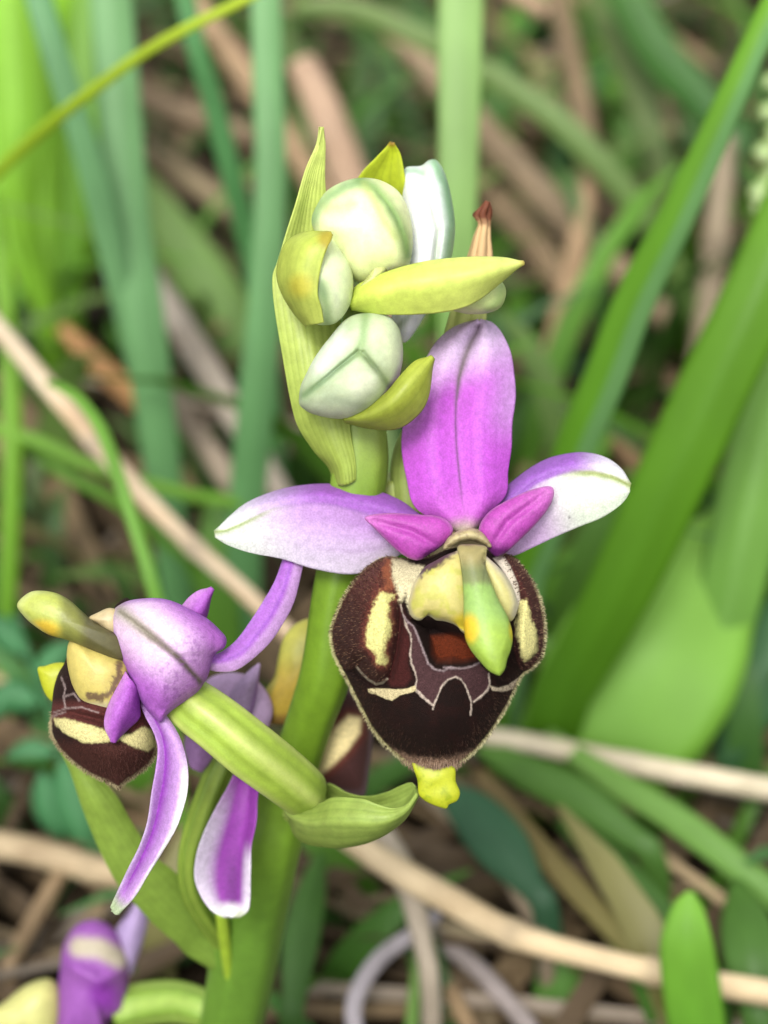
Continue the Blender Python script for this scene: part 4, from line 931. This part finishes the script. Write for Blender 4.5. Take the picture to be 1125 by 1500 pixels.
blade('short bright green blade tip pointing up near the long tan straw', [(1012, 1306, 13.6, 10), (1008, 1330, 13.6, 46), (1006, 1380, 13.6, 76), (1012, 1440, 13.7, 84), (1024, 1530, 13.9, 84)], L(136, 194, 66), L(112, 178, 52))
blade('thin green blade hanging over the tan straw', [(70, 560, 15.6, 10), (110, 580, 15.4, 14), (148, 630, 15.2, 18), (176, 705, 15.0, 20), (200, 780, 14.9, 20), (222, 850, 14.8, 20), (240, 930, 14.9, 20), (252, 1040, 15.2, 18)], L(120, 178, 62), L(130, 186, 70))
blade('upper of two thin green blades crossing level behind the tan straw', [(-40, 620, 18, 18), (50, 645, 18, 20), (140, 685, 18, 18), (240, 715, 18, 18), (340, 735, 18.2, 18), (450, 745, 18.4, 14)], L(124, 178, 50), L(116, 170, 54), end=None)
blade('lower of two thin green blades crossing level behind the tan straw', [(20, 640, 18.4, 16), (90, 690, 18.4, 20), (170, 735, 18.5, 18), (250, 800, 18.8, 16)], L(108, 160, 48), L(98, 150, 44))
blade('upright bright green blade crossing the upper end of the cream-tan straw', [(-10, 280, 18, 22), (6, 420, 18, 24), (16, 560, 18, 28), (18, 700, 18, 28), (12, 860, 18.2, 26), (6, 980, 18.4, 24)], L(136, 190, 50), L(116, 174, 44))
blade('slim green blade crossing below the cream straw', [(800, 1075, 16.9, 24), (900, 1145, 16.2, 38), (990, 1200, 15.8, 44), (1070, 1260, 15.5, 44), (1150, 1325, 15.3, 42)], L(136, 182, 88), L(112, 164, 70))
blade('brown-edged fading blade below the dark brown lip', [(700, 1130, -1.4, 24), (770, 1220, -1.4, 34), (850, 1310, -1.4, 34), (950, 1420, -1.2, 28)], L(150, 128, 86), L(128, 132, 66))
blade('short green blade under the long tan straw', [(820, 1380, 15.6, 30), (826, 1440, 15.6, 80), (810, 1520, 15.6, 80)], L(100, 152, 60), L(88, 140, 54))
blade('thin green stalk rising to the straw joint below the bract', [(620, 1360, 15.4, 12), (614, 1400, 15.3, 16), (608, 1450, 15.2, 18), (600, 1530, 15.1, 18)], L(126, 168, 76), L(110, 156, 62), name='grass_shoot')
blade('low green blade at the foot of the orchid stem', [(380, 1440, 15, 14), (410, 1475, 15, 22), (470, 1530, 15, 26)], L(100, 162, 76), L(90, 150, 66))
blade('short pale green leaf low between the upright blue-green blades', [(190, 240, 25, 30), (240, 320, 25, 60), (300, 410, 25, 80), (360, 500, 25, 70)], L(146, 184, 100), L(118, 160, 76), name='broad_leaf', cat='leaf')

blade('low dark blue-green leaf under the dark brown lip', [(640, 1150, -1.6, 20), (690, 1190, -1.6, 70), (735, 1240, -1.5, 80), (780, 1300, -1.3, 40)], L(70, 118, 84), L(60, 104, 70), name='broad_leaf', cat='leaf')
blade('mid green blade tucked under the cream straw', [(700, 1090, -1.5, 24), (770, 1130, -1.6, 50), (850, 1170, -1.6, 56), (930, 1230, -1.4, 40)], L(104, 152, 62), L(86, 132, 54))
blade('dark green blade lying beside the brown-edged fading blade', [(820, 1200, -1.2, 24), (890, 1260, -1.3, 44), (960, 1330, -1.2, 44), (1040, 1420, -1, 30)], L(86, 130, 54), L(70, 112, 46))
blade('soft green leaf low behind the short bright blade tip', [(1080, 1290, -1.4, 20), (1090, 1340, -1.5, 70), (1100, 1400, -1.4, 80), (1110, 1480, -1, 50)], L(96, 142, 60), L(80, 126, 50), name='broad_leaf', cat='leaf')
blade('slim green leaf between the grey bent stalk and the orchid stem', [(470, 1250, -1.4, 14), (455, 1310, -1.5, 46), (440, 1380, -1.3, 54), (430, 1460, -1, 36)], L(92, 140, 62), L(76, 122, 50), name='broad_leaf', cat='leaf')

straw('cream-tan straw slanting down past the broad blue-green blade', [(-50, 430, 17.5, 24), (0, 484, 17.3, 27), (90, 590, 17, 29), (180, 694, 16.8, 28), (270, 788, 16.7, 27), (340, 850, 16.7, 26), (420, 925, 16.8, 26), (520, 1010, 17, 24)], CREAM, L(196, 158, 116), None, (.36, .62))
straw('cream straw crossing behind the tip of the dark brown lip', [(690, 1075, 17, 24), (780, 1090, 16.8, 30), (900, 1114, 16.6, 32), (1010, 1135, 16.4, 34), (1160, 1162, 16.2, 36)], CREAM, L(196, 184, 152), None, (.5,))
straw('long tan straw leading away below the clasping bract', [(470, 1200, -2.4, 34), (560, 1262, -2.2, 40), (660, 1320, -1.9, 42), (760, 1372, -1.7, 38), (880, 1405, -1.5, 34), (1000, 1432, -1.4, 36), (1160, 1460, -1.4, 40)], L(230, 208, 170, .7), L(198, 172, 132), None, (.44, .72))
straw('grey bent stalk curling below the straw joint', [(640, 1340, -1, 20), (600, 1372, -1, 23), (560, 1400, -1, 25), (530, 1440, -1, 26), (518, 1480, -.9, 26), (524, 1530, -.8, 26)], L(196, 188, 194), L(160, 152, 156), 'last', ())
straw('greyish straw standing between the bract and the straw joint', [(545, 1205, -2.2, 40), (585, 1270, -1.9, 40), (606, 1320, -1.6, 36), (622, 1390, -1.2, 30)], L(206, 192, 172), L(170, 156, 136), 'last', ())
straw('pale straw lying beside the straw joint', [(430, 1310, -.4, 22), (520, 1335, -.4, 26), (610, 1348, -.4, 26), (720, 1380, -.3, 22)], L(186, 170, 136), L(150, 134, 104), None, (.5,))
straw('grey-tan straw rising from the long tan straw', [(620, 1160, -1.2, 22), (690, 1220, -1.1, 28), (750, 1290, -1, 28), (790, 1360, -.8, 24)], L(170, 152, 128), L(140, 124, 102), 'last', ())
straw('purplish grey straw lying under the grey bent stalk', [(630, 1370, -.4, 24), (700, 1420, -.4, 28), (780, 1510, -.4, 28)], L(176, 164, 162), L(140, 130, 124), None, ())
straw('brown straw fanning out under the thin green stalk', [(625, 1380, -.3, 22), (660, 1450, -.3, 26), (700, 1530, -.3, 26)], L(170, 144, 110), L(130, 108, 80), None, ())
straw('thick straw behind the hanging violet sepal', [(-40, 1232, 16.4, 40), (50, 1248, 16.3, 42), (140, 1274, 16.2, 40), (240, 1300, 16.2, 36)], L(206, 186, 150), L(168, 144, 112), None, (.6,))
straw('brown straw joining the thick straw from below', [(20, 1400, -.5, 26), (60, 1330, -.6, 28), (100, 1260, -.7, 26)], L(160, 136, 104), L(124, 102, 76), 'first', ())
straw('pinkish dry stalk behind the tip of the long bud bract', [(440, 90, 24, 44), (468, 150, 24, 54), (500, 230, 24, 56), (540, 340, 24, 54), (590, 460, 23.5, 50)], L(210, 178, 150), L(168, 138, 112), 'last', ())
straw('tan straw slanting between the slim dark blade and the upright blade', [(260, -40, 25, 26), (310, 40, 25, 34), (360, 110, 25, 38), (420, 200, 25, 36), (480, 300, 25, 34)], L(196, 166, 130), L(160, 132, 100), None, (.5,))
straw('brown straw lying level between the blue-green blades', [(150, 120, 27, 28), (230, 155, 27, 32), (310, 180, 27, 34), (400, 210, 27, 30)], L(170, 148, 120), L(140, 118, 92), None, (.4,))
straw('dull straw below the level brown straw', [(180, 200, 26, 24), (240, 240, 26, 32), (300, 280, 26, 34), (370, 340, 26, 30)], L(164, 148, 116), L(136, 118, 90), None, ())
straw('light grey straw leaning beside the upright blue-green blade', [(215, 400, 20.5, 34), (260, 470, 20.5, 40), (305, 545, 20.3, 42), (350, 620, 20.2, 40), (420, 740, 20, 36)], L(204, 192, 176), L(160, 146, 128), None, (.35,))
straw('grey straw running alongside the light grey straw', [(225, 530, 20, 30), (270, 610, 20, 34), (320, 680, 19.8, 36), (390, 780, 19.5, 34)], L(176, 160, 140), L(140, 124, 104), None, ())
straw('orange-brown dry leaf strip behind the broad blue-green blade', [(90, 480, 22, 22), (150, 540, 22, 34), (200, 585, 22, 34), (260, 650, 22, 24)], L(200, 150, 96), L(150, 112, 72), None, ())
straw('long brown straw passing behind the wide pale blade', [(570, 40, 25, 32), (680, 160, 25, 40), (780, 270, 24.5, 44), (870, 360, 24, 44), (980, 470, 23.5, 40)], L(178, 156, 126), L(132, 112, 84), None, (.55,))
straw('second brown straw below the long one', [(690, 260, 25, 40), (760, 330, 25, 44), (830, 420, 24.5, 42), (900, 500, 24, 38)], L(150, 128, 98), L(116, 98, 72), None, ())
straw('upright brown stalk behind the violet top sepal', [(866, 240, 23, 26), (850, 340, 23, 34), (830, 440, 22.6, 38), (806, 550, 22.2, 42), (780, 680, 21.8, 40)], L(186, 156, 120), L(140, 114, 84), 'last', (.4,))
straw('dry stalk fading out above the long brown straw', [(810, -40, 26, 28), (836, 80, 26, 34), (856, 180, 26, 34), (868, 270, 26, 30)], L(150, 128, 98), L(116, 98, 72), None, ())
straw('grey-brown stalk beside the glossy folded blade', [(1064, 200, 22, 28), (1054, 300, 22, 36), (1044, 400, 22, 38), (1030, 500, 22, 36), (1010, 640, 22, 32)], L(172, 156, 130), L(130, 114, 90), 'last', (.3,))
straw('brown straw low behind the thick slanting green blade', [(900, 640, 22, 26), (950, 700, 22, 36), (1010, 770, 22, 34), (1060, 860, 22, 28)], L(160, 128, 92), L(120, 98, 70), None, ())
straw('short tan straw tip high above the withered bract tip', [(690, -50, 24, 28), (750, -14, 24, 30), (800, 20, 24, 24)], L(200, 170, 140), L(160, 130, 104), None, ())

# glaucous vetch on the left
def vetch(label, stem_pts, leaves, c1, c2):
    C, w = path3(stem_pts, 24); C2 = ground_ext(C, 'last'); w = np.concatenate([w, np.full(len(C2) - len(C), w[-1])])
    base = C2[-1]
    t = thing('vetch_plant', label, 'plant', (base[0], base[1], 0), 'small plants in the grass')
    V, F, s, a = tube_geo(C2, w / 2, 8)
    add('stem', V, F, np.tile(c2, (len(V), 1)), M_GRASS, t)
    for (x0, y0, x1, y1, d, wd_) in leaves:
        dx, dy = x1 - x0, y1 - y0; ln = math.hypot(dx, dy); nx, ny = -dy / ln, dx / ln
        f = [0, .2, .5, .8, 1]; ww = [.06, .7, 1, .7, .06]
        l_ = [(x0 + dx * k + nx * wd_ / 2 * w2, y0 + dy * k + ny * wd_ / 2 * w2, d + .06) for k, w2 in zip(f, ww)]
        m_ = [(x0 + dx * k, y0 + dy * k, d - .02) for k in f]
        r_ = [(x0 + dx * k - nx * wd_ / 2 * w2, y0 + dy * k - ny * wd_ / 2 * w2, d + .06) for k, w2 in zip(f, ww)]
        loft('leaflet', [l_, m_, r_], M_GRASS, lambda s, t_, P: mixc(np.tile(np.asarray(c1), (len(s), 1)), c2, s), t, 10, 7, .03)
vetch('blue-green small plant beside the flower seen from above', [(20, 900, 17, 10), (50, 980, 17, 12), (80, 1060, 17, 12), (96, 1150, 17, 12), (100, 1240, 17, 12)],
      [(40, 960, -20, 900, 17, 44), (50, 990, 110, 940, 17, 40), (60, 1030, -10, 1010, 17, 50), (76, 1060, 150, 1010, 17.1, 46), (84, 1100, 10, 1110, 16.9, 48), (90, 1110, 130, 1250, 16.7, 66), (60, 1130, 90, 1230, 16.8, 56), (30, 1000, -30, 1060, 17, 40)], L(92, 160, 104), L(74, 138, 84))
vetch('dark green herb at the foot of the lowest flower', [(250, 1330, 16, 10), (240, 1400, 16, 12), (236, 1470, 16, 12)],
      [(250, 1340, 290, 1290, 16, 40), (246, 1370, 200, 1330, 16, 44), (240, 1400, 290, 1380, 15.9, 46), (240, 1430, 190, 1420, 16, 44), (238, 1450, 262, 1520, 15.8, 50)], L(88, 146, 76), L(70, 124, 60))
# pale grass head at the right edge
C, w = path3([(1150, 60, 18, 8), (1140, 200, 18, 8), (1130, 340, 18, 8), (1124, 480, 18, 9)], 24); C2 = ground_ext(C, 'last')
hd = thing('flower_spike', 'pale greenish white flower spike beyond the glossy folded blade', 'flower spike', (C2[-1][0], C2[-1][1], 0))
V, F, s, a = tube_geo(C2, np.full(len(C2), .08), 8); add('stem', V, F, np.tile(L(130, 170, 90), (len(V), 1)), M_GRASS, hd)
for k, (x, y, r_) in enumerate([(1132, 120, 14), (1146, 150, 16), (1126, 165, 14), (1140, 200, 18), (1122, 225, 16), (1138, 262, 20), (1116, 282, 18), (1134, 312, 16), (1112, 302, 13), (1150, 240, 18)]):
    o = [(x + r_ * math.cos(q_) * (1 + .2 * math.sin(3 * q_ + k)), y + r_ * math.sin(q_) * (1 + .15 * math.cos(2 * q_ + k))) for q_ in np.linspace(0, 2 * math.pi, 10, endpoint=False)]
    inflate('floret', o, 17.95 + .03 * (k % 3), M_BUD, lambda P, r: mixc(np.tile(L(226, 240, 186), (len(P), 1)), L(176, 214, 120), r), hd, .12, .12, None, 6, 20)

# ---------------------------------------------------------------- uncountable grass and litter
def strips(name, n_, gen, mat, K=3, seg=7):
    VV, CC = [], []
    for _ in range(n_):
        r_ = gen()
        if r_ is None: continue
        C, w, side, c = r_
        t = np.linspace(-1, 1, K)
        lift = np.array([0, 0, 1.0])
        G = C[:, None] + side[None, None] * (t[None, :, None] * w[:, None, None] / 2) + lift * (np.abs(t)[None, :, None] * w[:, None, None] * .22)
        VV.append(G.reshape(-1, 3)); CC.append(np.tile(c, (seg * K, 1)) * np.repeat(.85 + .3 * np.linspace(0, 1, seg), K)[:, None])
    nb = len(VV); f = grid_faces(seg, K)
    F = (np.arange(nb)[:, None, None] * seg * K + f[None]).reshape(-1, 4)
    return add(name, np.vstack(VV), F, np.vstack(CC), mat, origin=(0, 0, 0), kind='stuff')
def visible_ok(C, dmin):
    x, y, d = proj(C)
    inside = (x > -150) & (x < 1275) & (y > -150) & (y < 1650)
    return not np.any(inside & (d < dmin))
def spot():
    y = 7 + 63 * rng.random() ** 1.3
    x = (rng.random() - .5) * 2 * (9 + .45 * y)
    return x, y
def gen_grass():
    x, y = spot()
    h = 1.0 + 5 * rng.random() ** 1.8
    right = .5 + x / (9 + .45 * y) * .5
    th = rng.random() * 2 * math.pi; lean = h * (.2 + .9 * rng.random())
    s = np.linspace(0, 1, 7)
    dv = np.array([math.cos(th), math.sin(th), 0])
    C = np.array([x, y, -.2]) + dv * lean * (s ** 1.8)[:, None] + np.array([0, 0, h]) * (s - .3 * s ** 3)[:, None]
    if not visible_ok(C, 17.0 if h > 2.5 else 14.6): return None
    w = (.16 + .34 * rng.random()) * np.sqrt(np.clip(1 - s ** 3, .02, 1))
    side = np.array([-math.sin(th), math.cos(th), 0]) if rng.random() < .5 else np.array([1, 0, 0])
    c = [L(104, 158, 52), L(84, 136, 50), L(72, 118, 48), L(96, 150, 84), L(130, 166, 84), L(150, 146, 90)][rng.choice(6, p=[.25, .25, .2, .12, .12, .06])]
    if rng.random() > .12 + .75 * right: return None
    return C, w, side, c * (.45 + .6 * rng.random())  # random tone, dimmed to stand for shade deep in the grass
def gen_straw():
    x, y = spot()
    if x > .5 and y < 22 and rng.random() < .55: return None
    ln = 3 + 9 * rng.random(); th = rng.normal(-.75, .7)
    s = np.linspace(-.5, .5, 7); dv = np.array([math.cos(th), math.sin(th), 0])
    z0 = (.05 + 1.6 * rng.random() ** 2) * (.3 if y < 24 else 1)
    C = np.array([x, y, z0]) + dv * ln * s[:, None] + np.array([0, 0, 1.0]) * (rng.normal(0, .12) * ln * s - .02 * ln * (s * 2) ** 2 + .2 * np.sin(s * 5 + rng.random() * 6))[:, None]
    C[:, 2] = np.clip(C[:, 2], -.1, .7 if y < 24 else 3)
    if not visible_ok(C, 14.8): return None
    w = np.full(7, .10 + .28 * rng.random() ** 2)
    side = np.array([-math.sin(th), math.cos(th), 0])
    c = [L(196, 172, 134), L(160, 136, 102), L(128, 106, 78), L(180, 164, 146), L(104, 86, 64)][rng.choice(5, p=[.1, .22, .32, .06, .3])]
    return C, w, side, c * (.35 + .6 * rng.random() ** 1.5)  # litter colour lowered to paint the shade in the gaps between blades
lo = strips('straw_litter', 1900, gen_straw, M_STRAW)
lo['label'] = 'tangled dry brown straw litter covering the soil'; lo['category'] = 'litter'
go = strips('meadow_grass', 6000, gen_grass, M_GRASS)
go['label'] = 'short green meadow grass growing through the litter'; go['category'] = 'grass'
